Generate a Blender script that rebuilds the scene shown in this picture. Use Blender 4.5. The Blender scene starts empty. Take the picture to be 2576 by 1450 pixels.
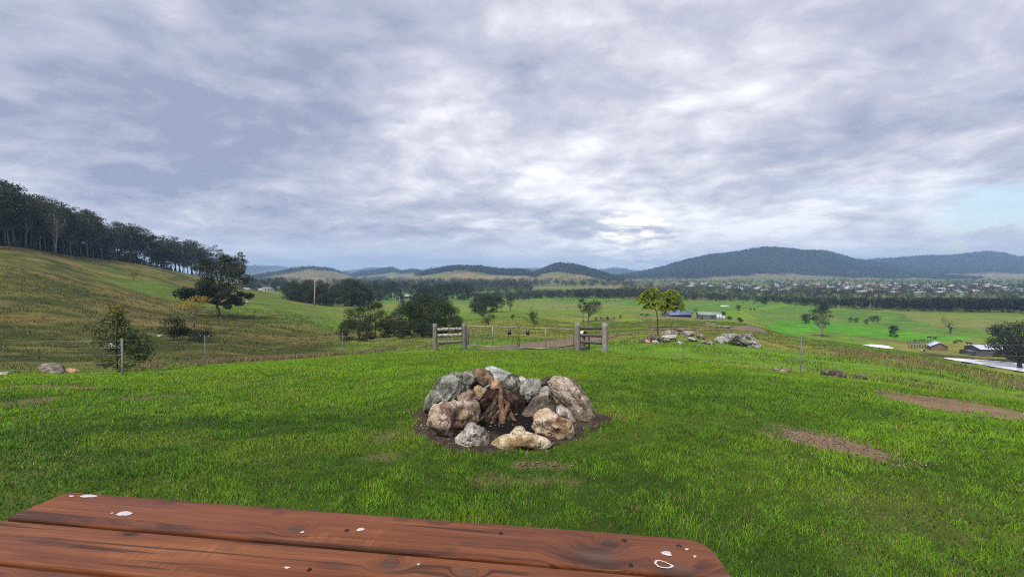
import bpy, bmesh, math, random
import numpy as np
from mathutils import Vector, Matrix, noise as mn
R = math.radians
SC = bpy.context.scene
COL = SC.collection
rng = np.random.default_rng(7)
random.seed(7)

# ------------------------------------------------------------------ camera
EYE = 1.42
PITCH = math.atan(41 / 1180)
cam = bpy.data.objects.new("camera", bpy.data.cameras.new("camera"))
COL.objects.link(cam)
cam.location = (0, 0, EYE)
cam.rotation_euler = (math.pi / 2 - PITCH, 0, 0)
cam.data.angle_x = 2 * math.atan(1288 / 1180)
cam.data.clip_start = 0.05
cam.data.clip_end = 40000
SC.camera = cam

# ------------------------------------------------------------------ light and exposure
SUN_EL, SUN_AZ = R(56), R(215)          # azimuth clockwise from +Y
SC.view_settings.view_transform = 'Standard'
SC.view_settings.look = 'None'
SC.view_settings.exposure = 1.6
SC.view_settings.gamma = 1
SC.view_settings.use_curve_mapping = False
sl = bpy.data.lights.new("sun", 'SUN')
sl.energy = 1.5
sl.angle = R(14)
sl.color = (1.0, 0.96, 0.90)
sun = bpy.data.objects.new("sun", sl)
COL.objects.link(sun)
sd = Vector((math.sin(SUN_AZ) * math.cos(SUN_EL), math.cos(SUN_AZ) * math.cos(SUN_EL), math.sin(SUN_EL)))
sun.rotation_euler = sd.to_track_quat('Z', 'Y').to_euler()
SC.cycles.use_denoising = False
SC.cycles.filter_width = 1.05
SC.cycles.max_bounces = 6
SC.cycles.diffuse_bounces = 3
SC.cycles.transparent_max_bounces = 6
SC.cycles.volume_bounces = 0
SC.cycles.sample_clamp_indirect = 4


class NB:
    """small node-graph helper"""
    def __init__(s, tree):
        s.t = tree
        s.n = tree.nodes
        s.l = tree.links

    def put(s, sock, v):
        if v is None:
            return
        if isinstance(v, bpy.types.NodeSocket):
            s.l.new(v, sock)
        elif isinstance(v, (tuple, list)) and len(v) == 3 and sock.type == 'RGBA':
            sock.default_value = (*v, 1)
        else:
            sock.default_value = v

    def math(s, op, a, b=None, c=None, clamp=False):
        n = s.n.new('ShaderNodeMath')
        n.operation = op
        n.use_clamp = clamp
        for i, v in enumerate((a, b, c)):
            s.put(n.inputs[i], v)
        return n.outputs[0]

    def vmath(s, op, a, b=None):
        n = s.n.new('ShaderNodeVectorMath')
        n.operation = op
        s.put(n.inputs[0], a)
        s.put(n.inputs[1], b)
        return n.outputs['Value'] if op in ('DOT_PRODUCT', 'LENGTH', 'DISTANCE') else n.outputs[0]

    def noise(s, vec, scale, detail=4, rough=.5, dist=0, out='Fac'):
        n = s.n.new('ShaderNodeTexNoise')
        s.put(n.inputs['Vector'], vec)
        n.inputs['Scale'].default_value = scale
        n.inputs['Detail'].default_value = detail
        n.inputs['Roughness'].default_value = rough
        n.inputs['Distortion'].default_value = dist
        return n.outputs[out]

    def voro(s, vec, scale, feature='DISTANCE_TO_EDGE'):
        n = s.n.new('ShaderNodeTexVoronoi')
        n.feature = feature
        s.put(n.inputs['Vector'], vec)
        n.inputs['Scale'].default_value = scale
        return n.outputs['Distance']

    def smooth(s, v, a, b, lo=0., hi=1.):
        n = s.n.new('ShaderNodeMapRange')
        n.interpolation_type = 'SMOOTHSTEP'
        s.put(n.inputs[0], v)
        for i, x in enumerate((a, b, lo, hi)):
            n.inputs[i + 1].default_value = x
        return n.outputs[0]

    def ramp(s, v, stops):
        n = s.n.new('ShaderNodeValToRGB')
        e = n.color_ramp.elements
        while len(e) < len(stops):
            e.new(.5)
        for k, (p, c) in enumerate(stops):
            e[k].position = p
            e[k].color = (*c, 1)
        s.put(n.inputs[0], v)
        return n.outputs[0]

    def mix(s, f, a, b, mode='MIX'):
        n = s.n.new('ShaderNodeMixRGB')
        n.blend_type = mode
        s.put(n.inputs[0], f)
        s.put(n.inputs[1], a)
        s.put(n.inputs[2], b)
        return n.outputs[0]

    def mapping(s, vec, scale=(1, 1, 1), rot=(0, 0, 0), loc=(0, 0, 0)):
        n = s.n.new('ShaderNodeMapping')
        s.put(n.inputs[0], vec)
        n.inputs['Scale'].default_value = scale
        n.inputs['Rotation'].default_value = rot
        n.inputs['Location'].default_value = loc
        return n.outputs[0]

    def coord(s, out='Object'):
        return s.n.new('ShaderNodeTexCoord').outputs[out]

    def sep(s, v):
        n = s.n.new('ShaderNodeSeparateXYZ')
        s.put(n.inputs[0], v)
        return n.outputs

    def comb(s, x, y, z):
        n = s.n.new('ShaderNodeCombineXYZ')
        for i, v in enumerate((x, y, z)):
            s.put(n.inputs[i], v)
        return n.outputs[0]

    def attr(s, name='Col'):
        n = s.n.new('ShaderNodeAttribute')
        n.attribute_name = name
        return n.outputs['Color']

    def bump(s, h, strength=.5, dist=.02):
        n = s.n.new('ShaderNodeBump')
        n.inputs['Strength'].default_value = strength
        n.inputs['Distance'].default_value = dist
        s.put(n.inputs['Height'], h)
        return n.outputs[0]


# ------------------------------------------------------------------ sky
W = bpy.data.worlds.new("World")
SC.world = W
W.use_nodes = True
nt = W.node_tree
nt.nodes.clear()
g = NB(nt)
out = nt.nodes.new('ShaderNodeOutputWorld')
sky = nt.nodes.new('ShaderNodeTexSky')
sky.sky_type = 'NISHITA'
sky.sun_disc = False
sky.sun_elevation = SUN_EL
sky.sun_rotation = SUN_AZ
bg_sky = nt.nodes.new('ShaderNodeBackground')
bg_sky.inputs[1].default_value = 0.055
nt.links.new(sky.outputs[0], bg_sky.inputs[0])
gen = g.coord('Generated')
dirv = g.vmath('NORMALIZE', gen)
sx, sy, sz = g.sep(dirv)
zz = g.math('ADD', g.math('MAXIMUM', sz, 0.0), 0.22)
pl = g.comb(g.math('DIVIDE', sx, zz), g.math('DIVIDE', sy, zz), 0.0)


def spot(dx, dy, lo, hi):
    """smooth blob of the sky round the direction seen at (dx, dy)"""
    a, b = (dx - 1288) / 1180, (725 - dy) / 1180
    v = Vector((a, b * math.sin(PITCH) + math.cos(PITCH), b * math.cos(PITCH) - math.sin(PITCH))).normalized()
    return g.smooth(g.vmath('DOT_PRODUCT', dirv, tuple(v)), math.cos(R(hi)), math.cos(R(lo)))


warp = g.noise(pl, .9, 3, .5, out='Color')
plw = g.vmath('ADD', pl, g.vmath('MULTIPLY', g.vmath('SUBTRACT', warp, (.5, .5, .5)), (.45, .45, 0)))
big = g.noise(g.mapping(plw, (.55, .50, 1), (0, 0, R(10)), (3.1, 1.7, 0)), 1.0, 3, .5)
med = g.noise(g.mapping(plw, (1.9, 2.0, 1), (0, 0, R(14)), (0.4, 2.2, 0)), 1.0, 7, .54, .2)
fine = g.noise(g.mapping(plw, (5.6, 5.6, 1), (0, 0, R(20)), (7.4, 1.2, 0)), 1.0, 8, .57, .1)
dens = g.math('ADD', g.math('MULTIPLY', big, .40), g.math('ADD', g.math('MULTIPLY', med, .46), g.math('MULTIPLY', fine, .24)))
# lighter towards the horizon, heavier in the dark bank low on the left
dens = g.math('ADD', dens, g.smooth(sz, .30, .03, 0, .05))
dens = g.math('SUBTRACT', dens, g.math('MULTIPLY', spot(600, 545, 0, 13), .065))
dens = g.math('SUBTRACT', dens, g.math('MULTIPLY', spot(720, 150, 0, 26), .035))
dens = g.math('SUBTRACT', dens, g.math('MULTIPLY', spot(250, 330, 2, 14), .05))
dens = g.math('ADD', dens, g.math('MULTIPLY', spot(1090, 375, 0, 10), .055))
dens = g.math('ADD', dens, g.math('MULTIPLY', spot(1420, 370, 0, 10), .06))
ccol = g.ramp(dens, [(.42, (.118, .133, .182)), (.48, (.160, .170, .217)), (.54, (.202, .207, .246)),
                     (.60, (.268, .270, .298)), (.68, (.372, .373, .385))])
# warm bright break above the far valley
glow = g.math('MULTIPLY', spot(1585, 622, .3, 6.5), g.smooth(fine, .40, .62))
ccol = g.mix(glow, ccol, (.52, .49, .42))
low = g.math('MULTIPLY', g.smooth(sz, .10, .02), .55)
ccol = g.mix(low, ccol, (.30, .31, .345))
bg_c = nt.nodes.new('ShaderNodeBackground')
bg_c.inputs[1].default_value = 1.0
g.put(bg_c.inputs[0], ccol)
gap = g.math('MULTIPLY', g.smooth(g.noise(g.mapping(plw, (.32, 1.0, 1), (0, 0, 0), (2, 5, 0)), 1, 5, .55), .56, .70), g.smooth(sz, .34, .05))
gap = g.math('MAXIMUM', g.math('MULTIPLY', gap, .7), g.math('MULTIPLY', spot(2530, 572, 1, 6), g.smooth(med, .44, .52)))
gap = g.math('MULTIPLY', gap, .85)
mx = nt.nodes.new('ShaderNodeMixShader')
g.put(mx.inputs[0], gap)
nt.links.new(bg_c.outputs[0], mx.inputs[1])
nt.links.new(bg_sky.outputs[0], mx.inputs[2])
nt.links.new(mx.outputs[0], out.inputs[0])

# ------------------------------------------------------------------ numeric helpers
CP, SP = math.cos(PITCH), math.sin(PITCH)


def ray(dx, dy):
    a, b = (dx - 1288) / 1180, (725 - dy) / 1180
    wy = b * SP + CP
    return a / wy, (b * CP - SP) / wy


def zat(dy, Y):
    return EYE + Y * ray(1288, dy)[1]


def gx(dx, Y, dy=760):
    return Y * ray(dx, dy)[0]


def hsh(ix, iy, seed):
    n = (ix.astype(np.int64) * 374761393 + iy.astype(np.int64) * 668265263 + seed * 974711) & 0x7fffffff
    n = ((n ^ (n >> 13)) * 1274126177) & 0x7fffffff
    n = (n ^ (n >> 16)) & 0xffff
    return n / 65535.0


def vnoise(x, y, seed=0):
    ix, iy = np.floor(x), np.floor(y)
    fx, fy = x - ix, y - iy
    fx, fy = fx * fx * (3 - 2 * fx), fy * fy * (3 - 2 * fy)
    a = hsh(ix, iy, seed); b = hsh(ix + 1, iy, seed); c = hsh(ix, iy + 1, seed); d = hsh(ix + 1, iy + 1, seed)
    return (a * (1 - fx) + b * fx) * (1 - fy) + (c * (1 - fx) + d * fx) * fy


def fbm(x, y, scale, seed=0, octv=4, gain=.5):
    x = np.asarray(x, float) / scale; y = np.asarray(y, float) / scale
    s, a, t = 0, 1., 0
    for k in range(octv):
        s = s + a * vnoise(x, y, seed + k * 17); t += a
        x, y = x * 2.03 + 11.7, y * 2.03 + 5.3; a *= gain
    return s / t


def sstep(v, a, b):
    t = np.clip((v - a) / (b - a), 0, 1)
    return t * t * (3 - 2 * t)


def lerp(a, b, t):
    t = np.asarray(t)
    if np.ndim(a) or np.ndim(b):
        t = t[..., None]
    return np.asarray(a) * (1 - t) + np.asarray(b) * t


def pchip(xs, ys, q):
    xs, ys = np.asarray(xs, float), np.asarray(ys, float)
    h = np.diff(xs); d = np.diff(ys) / h
    m = np.zeros_like(ys)
    for k in range(1, len(xs) - 1):
        if d[k - 1] * d[k] > 0:
            w1, w2 = 2 * h[k] + h[k - 1], h[k] + 2 * h[k - 1]
            m[k] = (w1 + w2) / (w1 / d[k - 1] + w2 / d[k])
    m[0], m[-1] = d[0], d[-1]
    q = np.clip(q, xs[0], xs[-1])
    i = np.clip(np.searchsorted(xs, q) - 1, 0, len(h) - 1)
    t = (q - xs[i]) / h[i]
    return ((1 + 2 * t) * (1 - t) ** 2 * ys[i] + t * (1 - t) ** 2 * h[i] * m[i] + t * t * (3 - 2 * t) * ys[i + 1] + t * t * (t - 1) * h[i] * m[i + 1])


# ------------------------------------------------------------------ terrain: columns of (depth, z); 'd' marks a height read as an image row
def C(dx, pts):
    k = math.hypot(1, (dx - 1288) / 1180)
    o = []
    for Y, v in pts:
        o.append((Y * k, v if v < 100 else zat(v, Y)))
    return math.atan((dx - 1288) / 1180), o


FLAT = -27.0
BACK = [(0, 0), (4, 0), (10, -.3), (25, -1.5), (60, -3), (150, -4), (500, -8), (1500, -20), (7600, -27)]
cols = [
    (-math.pi, BACK), (R(-120), BACK), (R(-90), [(0, 0), (4, 0), (12, -.9), (25, -2), (50, -2), (90, 3), (150, 12), (250, 20), (500, 14), (1500, -10), (7600, -27)]),
    C(-700, [(0, 0), (3, 0), (12, -1.25), (20, -2.5), (35, -4.0), (55, -3.6), (80, 0), (110, 5), (140, 11), (165, 15), (200, 18), (260, 16), (500, 0), (900, -20), (4000, FLAT)]),
    C(0, [(0, 0), (3, 0), (7, -.35), (13, 942), (20, -3.1), (35, 897), (55, 830), (80, 750), (110, 685), (140, 640), (165, 620), (200, 12.6), (260, 11), (400, 0), (600, -18), (1000, FLAT), (4000, FLAT)]),
    C(250, [(0, 0), (3, 0), (8, -.55), (15, 940), (24, -4.1), (40, 890), (60, 840), (90, 780), (130, 720), (180, 675), (220, 657), (260, 650), (330, 4), (450, -11), (650, -26), (1000, FLAT), (4000, FLAT)]),
    C(520, [(0, 0), (3, 0), (9, -.7), (19, 921), (29, -4.5), (45, 885), (70, 848), (100, 812), (122, 795), (160, 757), (200, 727), (250, 705), (300, 698), (400, -9), (550, -24), (1000, FLAT), (4000, FLAT)]),
    C(700, [(0, 0), (3, 0), (10, -.75), (21, 909), (35, -5.3), (60, 880), (90, 845), (130, 802), (180, 772), (240, 753), (300, 747), (400, 738), (520, 732), (680, -26), (1000, FLAT), (4000, FLAT)]),
    C(870, [(0, 0), (3, 0), (10, -.8), (23.6, 894), (36, -5.4), (60, 878), (100, 850), (140, 822), (180, 797), (250, 775), (350, 764), (465, -26), (800, FLAT), (4000, FLAT)]),
    C(1090, [(0, 0), (3.5, 0), (6, -.12), (10, -.66), (22, 882), (40, 873), (70, 858), (110, 840), (160, 812), (220, 795), (300, 775), (400, 761), (520, FLAT), (4000, FLAT)]),
    C(1290, [(0, 0), (4.5, 0), (6.5, -.12), (10, -.6), (16, -1.36), (22, 878), (30, 858), (45, 843), (60, 834), (100, 816), (150, 800), (210, 789), (250, 781), (330, 770), (465, 754), (540, FLAT), (4000, FLAT)]),
    C(1480, [(0, 0), (4.5, 0), (6.5, -.14), (10, -.66), (22, 884), (30, 865), (50, 845), (80, 832), (120, 820), (160, 813), (214, 809), (260, 783), (330, 770), (440, 756), (540, FLAT), (4000, FLAT)]),
    C(1700, [(0, 0), (4, 0), (9, -.55), (19, 906), (30, 856), (45, 836), (75, 822), (120, 811), (180, 803), (212, 801), (238, 799), (300, 776), (360, -25.5), (440, FLAT), (4000, FLAT)]),
    C(1860, [(0, 0), (4, 0), (9, -.6), (17, 918), (30, 872), (50, 836), (75, 824), (120, 816), (170, 812), (215, 807), (240, 803), (300, 786), (360, -26.6), (420, FLAT), (4000, FLAT)]),
    C(2013, [(0, 0), (3.5, 0), (8, -.55), (15.7, 936), (28, 895), (50, 868), (80, 855), (120, 850), (160, 848), (205, 845), (225, FLAT), (4000, FLAT)]),
    C(2209, [(0, 0), (3, 0), (8, -.65), (14.5, 957), (28, 910), (55, 888), (90, 880), (120, 877), (150, 873), (180, 868), (200, FLAT), (4000, FLAT)]),
    C(2330, [(0, 0), (3, 0), (8, -.75), (14, 975), (28, 922), (50, 905), (78, 895), (115, 894), (148, 894), (163, FLAT), (4000, FLAT)]),
    C(2450, [(0, 0), (3, 0), (8, -.82), (14, 990), (28, 942), (48, 928), (66, 930), (105, -25.2), (128, FLAT), (4000, FLAT)]),
    C(2575, [(0, 0), (3, 0), (8, -.9), (14, 1006), (28, 964), (48, 952), (62, 956), (98, -25.8), (115, FLAT), (4000, FLAT)]),
    C(3300, [(0, 0), (3, 0), (8, -.9), (14, -2.6), (28, -5.5), (48, -10), (66, -14), (105, -26), (122, FLAT), (4000, FLAT)]),
    (R(90), [(0, 0), (4, 0), (12, -1.1), (25, -3.5), (60, -9), (150, -20), (500, -25), (7600, FLAT)]),
    (R(120), BACK), (math.pi, BACK)]
A_FRONT = R(64)
A_GRID = np.concatenate([np.arange(-180, -64, 4.), np.arange(-64, 64.001, .15), np.arange(68, 180.1, 4.)]) * math.pi / 180
R_GRID = np.concatenate([[0.0], np.geomspace(.4, 7600, 550)])
ca = np.array([c[0] for c in cols])
tab = np.stack([pchip(np.log([p[0] + 2 for p in c[1]]), [p[1] for p in c[1]], np.log(R_GRID + 2)) for c in cols])
ZG = np.empty((len(A_GRID), len(R_GRID)))
for j in range(len(R_GRID)):
    ZG[:, j] = pchip(ca, tab[:, j], A_GRID)
GX = np.sin(A_GRID)[:, None] * R_GRID[None, :]
GY = np.cos(A_GRID)[:, None] * R_GRID[None, :]
amp = .02 + .10 * sstep(R_GRID, 22, 40) + .35 * sstep(R_GRID, 40, 120) - .3 * sstep(R_GRID, 250, 420)
ZG += (fbm(GX, GY, 14, 3, 4) - .5) * 2 * amp[None, :] * sstep(R_GRID, 2, 12)[None, :]
ZG += (fbm(GX, GY, 2.2, 5, 3) - .5) * (.05 + .14 * sstep(R_GRID, 26, 45) - .17 * sstep(R_GRID, 50, 90))[None, :] * sstep(R_GRID, 5, 12)[None, :]


def H0(x, y):
    x, y = np.asarray(x, float), np.asarray(y, float)
    r, a = np.hypot(x, y), np.arctan2(x, y)
    fi = np.interp(a, A_GRID, np.arange(len(A_GRID)))
    fj = np.interp(r, R_GRID, np.arange(len(R_GRID)))
    i = np.clip(fi.astype(int), 0, len(A_GRID) - 2); j = np.clip(fj.astype(int), 0, len(R_GRID) - 2)
    u, v = fi - i, fj - j
    return (ZG[i, j] * (1 - u) + ZG[i + 1, j] * u) * (1 - v) + (ZG[i, j + 1] * (1 - u) + ZG[i + 1, j + 1] * u) * v


YS = np.geomspace(1.2, 6000, 3000)


def pt(dx, dy, ymin=0):
    """first point where the line of sight through (dx, dy) meets the ground"""
    rx, rz = ray(dx, dy)
    d = EYE + rz * YS - H0(rx * YS, YS)
    k = np.where((d <= 0) & (YS > ymin))[0]
    k = k[0] if len(k) else len(YS) - 1
    Y = YS[k]
    return float(rx * Y), float(Y), float(H0(rx * Y, Y))


def inpoly(x, y, poly):
    c = np.zeros(np.shape(x), bool)
    n = len(poly)
    for k in range(n):
        x1, y1 = poly[k][:2]; x2, y2 = poly[(k + 1) % n][:2]
        if y1 == y2:
            continue
        c ^= ((y1 > y) != (y2 > y)) & (x < (x2 - x1) * (y - y1) / (y2 - y1) + x1)
    return c


# farm dam: level water in a shallow basin
DAM_Z = -26.9


def on_level(dx, dy, z):
    rx, rz = ray(dx, dy)
    Y = (z - EYE) / rz
    return rx * Y, Y


DAM = [on_level(*p, DAM_Z) for p in [(2374, 899.5), (2430, 902), (2500, 906), (2560, 912), (2620, 922), (2680, 935), (2690, 955), (2640, 946), (2575, 934), (2500, 921), (2440, 911), (2400, 905)]]
dcx, dcy = np.mean([p[0] for p in DAM]), np.mean([p[1] for p in DAM])
DAM_BIG = [(dcx + (x - dcx) * 1.09 + np.sign(x - dcx) * 1, dcy + (y - dcy) * 1.25) for x, y in DAM]
near_dam = inpoly(GX, GY, DAM_BIG)
ZG[near_dam] = DAM_Z + .06
ZG[inpoly(GX, GY, DAM)] = DAM_Z - .5


def H(x, y):
    return H0(x, y)


def Hs(x, y):
    return float(H0(x, y))


# ------------------------------------------------------------------ ground cover zones
LAWN = [pt(*p)[:2] for p in [(-60, 944), (0, 942), (150, 941), (300, 941), (420, 930), (517, 921), (700, 908), (860, 894), (1000, 888), (1095, 883), (1180, 880), (1300, 880), (1452, 881), (1521, 886), (1620, 896), (1718, 906), (1860, 921), (2013, 938), (2200, 962), (2400, 990), (2600, 1012)]]
LAWN = [(-60, LAWN[0][1])] + LAWN + [(60, LAWN[-1][1] - 4), (60, -40), (-60, -40)]
TRACK = [pt(*p) for p in [(1215, 880), (1290, 874), (1370, 868), (1450, 857), (1520, 846), (1590, 838), (1660, 832), (1750, 829), (1830, 829), (1880, 826), (1900, 822)]]
TRACK_W = [1.3, 1.4, 1.4, 1.4, 1.4, 1.5, 1.6, 1.6, 2.2, 3.0, 2.0]


def blob(dx0, dx1, dy0, dy1, skew=0.):
    """ground ellipse that covers an image box; returns centre, half axes"""
    cx, cy, _ = pt((dx0 + dx1) / 2, (dy0 + dy1) / 2)
    n, f = pt((dx0 + dx1) / 2, dy1), pt((dx0 + dx1) / 2, dy0)
    return cx, (n[1] + f[1]) / 2, (dx1 - dx0) / 2 / 1180 * cy, max((f[1] - n[1]) / 2, .05), skew


BARE = [blob(2355, 2720, 1012, 1066, -.35), blob(1990, 2262, 1090, 1163, -.55), blob(1970, 2100, 1085, 1118, -.5), blob(275, 430, 990, 1015, .2), blob(540, 640, 962, 976, .4),
        blob(60, 240, 965, 985, .2), blob(700, 800, 948, 956, .4), blob(1020, 1110, 880, 886, 0), blob(1300, 1450, 1160, 1185, 0), blob(-60, 100, 990, 1045, 0), blob(1820, 1990, 920, 928, -.5),
        blob(930, 1010, 1080, 1110, 0), blob(1180, 1500, 1195, 1230, 0), blob(900, 1000, 1140, 1160, 0)]
BARE_W = [1.3, 1.05, .55, .6, .5, .65, .4, .35, .5, .7, .6, .35, .42, .35]
CROP = [[pt(*p)[:2] for p in [(1850, 812), (1950, 806), (2060, 806), (2200, 824), (2330, 838), (2440, 850), (2330, 862), (2210, 850), (2110, 836), (2010, 838), (1930, 830)]],
        [pt(*p)[:2] for p in [(1800, 780), (1980, 757), (2020, 758), (1980, 768), (1880, 784), (1900, 800), (1840, 800)]],
        [pt(*p)[:2] for p in [(1560, 752), (1700, 757), (1980, 762), (1900, 775), (1780, 790), (1700, 778), (1560, 768)]],
        [pt(*p)[:2] for p in [(2150, 782), (2270, 788), (2330, 815), (2350, 830), (2240, 820), (2130, 808), (2100, 795)]]]
CROP_C = [(.072, .225, .010), (.13, .215, .012), (.084, .172, .020), (.080, .160, .024)]
SOIL_P = [pt(992.8 + a_ / 4.363, 898.9 + b_ / 4.363)[:2] for a_, b_ in [(172, 800), (205, 700), (140, 625), (330, 545), (700, 500), (1300, 490), (1900, 550), (2250, 612), (2448, 658), (2330, 765), (2000, 920), (1700, 1012), (1250, 1072), (850, 1062), (500, 1012), (280, 905)]]
SOIL_C = tuple(np.mean(SOIL_P, axis=0))
_sa = np.array([math.atan2(p[1] - SOIL_C[1], p[0] - SOIL_C[0]) for p in SOIL_P]); _sr = np.array([math.hypot(p[1] - SOIL_C[1], p[0] - SOIL_C[0]) for p in SOIL_P])
_so = np.argsort(_sa); _sa, _sr = _sa[_so], _sr[_so]
_sa3, _sr3 = np.concatenate([_sa - 2 * math.pi, _sa, _sa + 2 * math.pi]), np.tile(_sr, 3)


def soil_r(a):
    return np.interp(a, _sa3, _sr3)


def soil_d(x, y):
    a = np.arctan2(y - SOIL_C[1], x - SOIL_C[0])
    return np.hypot(x - SOIL_C[0], y - SOIL_C[1]) / soil_r(a)


def bare(x, y):
    m = np.zeros(np.shape(x))
    w = fbm(x, y, .9, 40, 4) - .5
    w2 = fbm(x, y, .22, 41, 3) - .5
    for (cx, cy, rx, ry, sk), k in zip(BARE, BARE_W):
        xx = x - cx
        yy = y - cy - sk * xx
        d = np.hypot(xx / rx, yy / ry) + w * 1.5 + w2 * 1.1
        m = np.maximum(m, sstep(d, 1.2, .45) * k)
    return np.clip(m, 0, 1)


def lawn_mask(x, y):
    w = (fbm(x, y, 1.5, 60, 3) - .5) * .9
    return inpoly(x, y + w, LAWN)


def track_d(x, y):
    d = np.full(np.shape(x), 99.)
    for (a, b), (wa, wb) in zip(zip(TRACK[:-1], TRACK[1:]), zip(TRACK_W[:-1], TRACK_W[1:])):
        ex, ey = b[0] - a[0], b[1] - a[1]
        t = np.clip(((x - a[0]) * ex + (y - a[1]) * ey) / (ex * ex + ey * ey), 0, 1)
        d = np.minimum(d, np.hypot(x - a[0] - t * ex, y - a[1] - t * ey) / (wa * (1 - t) + wb * t))
    return d


def hill_mask(x, y):
    u = x / np.maximum(y, 1)
    return sstep(u + (fbm(x, y, 30, 70, 3) - .5) * .12, -.30, -.43) * sstep(y, 18, 26) * sstep(y, 520, 330)


def ground_color(x, y):
    r = np.hypot(x, y)
    n1 = fbm(x, y, 26, 11, 5, .55); n2 = fbm(x, y * 1.4, 7, 12, 4, .55); n3 = fbm(x * .6, y * 2, 60, 13, 4); n4 = fbm(x, y, 1.6, 14, 4, .6)
    # pasture slope
    c = lerp((.088, .145, .016), (.175, .165, .040), sstep(n1 * .6 + n2 * .4, .38, .66))
    c = lerp(c, (.10, .185, .014), sstep(n3, .50, .68))
    # flat fields beyond
    pf = lerp((.072, .150, .018), (.130, .160, .036), sstep(fbm(x, y * 1.5, 90, 15, 4), .40, .64))
    pf = lerp(pf, (.16, .145, .055), .7 * sstep(fbm(x, y * 3, 40, 18, 4), .60, .72))
    c = lerp(c, pf, sstep(r, 240, 330))
    far = lerp((.075, .12, .025), (.15, .135, .06), sstep(fbm(x, y * 2, 300, 19, 4), .42, .6))
    c = lerp(c, far, sstep(r, 560, 800))
    for poly, cc in zip(CROP, CROP_C):
        xx = x + (fbm(x, y, 25, 21, 3) - .5) * 14; yy = y + (fbm(x, y, 25, 22, 3) - .5) * 14
        c = lerp(c, lerp(cc, np.array(cc) * .8, sstep(n2, .4, .6)), inpoly(xx, yy, poly) * (.92 * sstep(r, 150, 185)))
    # dry slope on the left
    hm = hill_mask(x, y)
    hc = lerp((.038, .050, .011), (.100, .092, .025), sstep(n2 * .55 + n4 * .25 + n1 * .2, .40, .62))
    band = sstep(np.abs((y - 150) + (x + 95) * .55 + (fbm(x, y, 40, 25, 3) - .5) * 60), 24, 6) * sstep(x, -190, -120)
    hc = lerp(hc, (.080, .128, .016), band * .75)
    hc = lerp(hc, (.085, .135, .018), .85 * sstep(x / np.maximum(y, 1), -.66, -.52) * sstep(y, 118, 160))
    hc = lerp(hc, (.17, .125, .042), .62 * sstep(fbm(x, y * 1.3, 16, 26, 4), .58, .70))
    hc = lerp(hc, (.10, .15, .020), .75 * sstep(n1, .56, .66) * sstep(y, 70, 40))
    c = lerp(c, hc, hm)
    # creek beds and banks of the flats
    for (x0, y0, x1, y1, wd) in CREEKS:
        ex, ey = x1 - x0, y1 - y0
        t = np.clip(((x - x0) * ex + (y - y0) * ey) / (ex * ex + ey * ey), 0, 1)
        d = np.hypot(x - x0 - t * ex, y - y0 - t * ey) + (fbm(x, y, 12, 31, 3) - .5) * wd * 2.2
        c = lerp(c, (.105, .078, .045), .85 * sstep(d, wd, wd * .35))
    dd = np.hypot((x - dcx) / 22, (y - dcy) / 26)
    c = lerp(c, (.055, .034, .022), .85 * inpoly(x, y, [(dcx + (px_ - dcx) * 1.18, dcy + (py_ - dcy) * 1.6 + 2) for px_, py_ in DAM]))
    # mown lawn
    lm = lawn_mask(x, y).astype(float)
    lc = lerp((.028, .048, .008), (.055, .085, .010), sstep(n4 * .5 + n2 * .5, .35, .65))
    lc = lerp(lc, (.09, .095, .028), .6 * sstep(fbm(x, y * 1.6, 3.0, 33, 4), .56, .70))
    c = lerp(c, lc, lm)
    c = lerp(c, lerp((.150, .100, .066), (.24, .165, .11), n4), bare(x, y))
    c = lerp(c, (.13, .088, .052), .75 * sstep(track_d(x, y) + (n4 - .5) * .5, 1.5, .9))
    return c


def seg(a, b, w):
    p, q = pt(*a), pt(*b)
    return (p[0], p[1], q[0], q[1], w)


CREEKS = [seg((1130, 788), (1260, 784), 3), seg((1260, 784), (1450, 782), 2), seg((1420, 793), (1520, 799), 3.0), seg((1520, 799), (1640, 806), 2.5), seg((1640, 804), (1760, 802), 3.2),
          seg((1180, 770), (1480, 771), 2.0), seg((1480, 771), (1640, 776), 1.8), seg((1640, 776), (1740, 781), 1.6), seg((960, 775), (1080, 777), 3), seg((740, 753), (860, 772), 2.6), seg((620, 740), (740, 753), 2.4),
          seg((2170, 848), (2330, 860), 2.0), seg((2300, 892), (2420, 894), 3.0), seg((2150, 854), (2280, 860), 2.4)]


# ------------------------------------------------------------------ mesh helpers
def mk(name, V, polys, mat, parent=None, col=None, smooth=False, loc=None):
    V = np.asarray(V, np.float32).reshape(-1, 3)
    me = bpy.data.meshes.new(name)
    me.vertices.add(len(V))
    me.vertices.foreach_set('co', V.ravel())
    polys = [np.asarray(p, np.int32) for p in polys if len(p)]
    idx = np.concatenate([p.ravel() for p in polys])
    tot = np.concatenate([np.full(len(p), p.shape[1], np.int32) for p in polys])
    me.loops.add(len(idx))
    me.loops.foreach_set('vertex_index', idx)
    me.polygons.add(len(tot))
    st = np.zeros(len(tot), np.int32); st[1:] = np.cumsum(tot)[:-1]
    me.polygons.foreach_set('loop_start', st)
    if smooth:
        me.polygons.foreach_set('use_smooth', np.ones(len(tot), bool))
    if col is not None:
        ca_ = me.color_attributes.new('Col', 'FLOAT_COLOR', 'POINT')
        cc = np.ones((len(V), 4), np.float32); cc[:, :3] = col
        ca_.data.foreach_set('color', cc.ravel())
    for m in (mat if isinstance(mat, (list, tuple)) else [mat]):
        me.materials.append(m)
    me.update(calc_edges=True)
    me.validate()
    o = bpy.data.objects.new(name, me)
    COL.objects.link(o)
    if parent:
        o.parent = parent
    if loc is not None:
        o.location = loc
    return o


def tag(o, label=None, cat=None, group=None, kind=None):
    if label: o['label'] = label
    if cat: o['category'] = cat
    if group: o['group'] = group
    if kind: o['kind'] = kind
    return o


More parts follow.
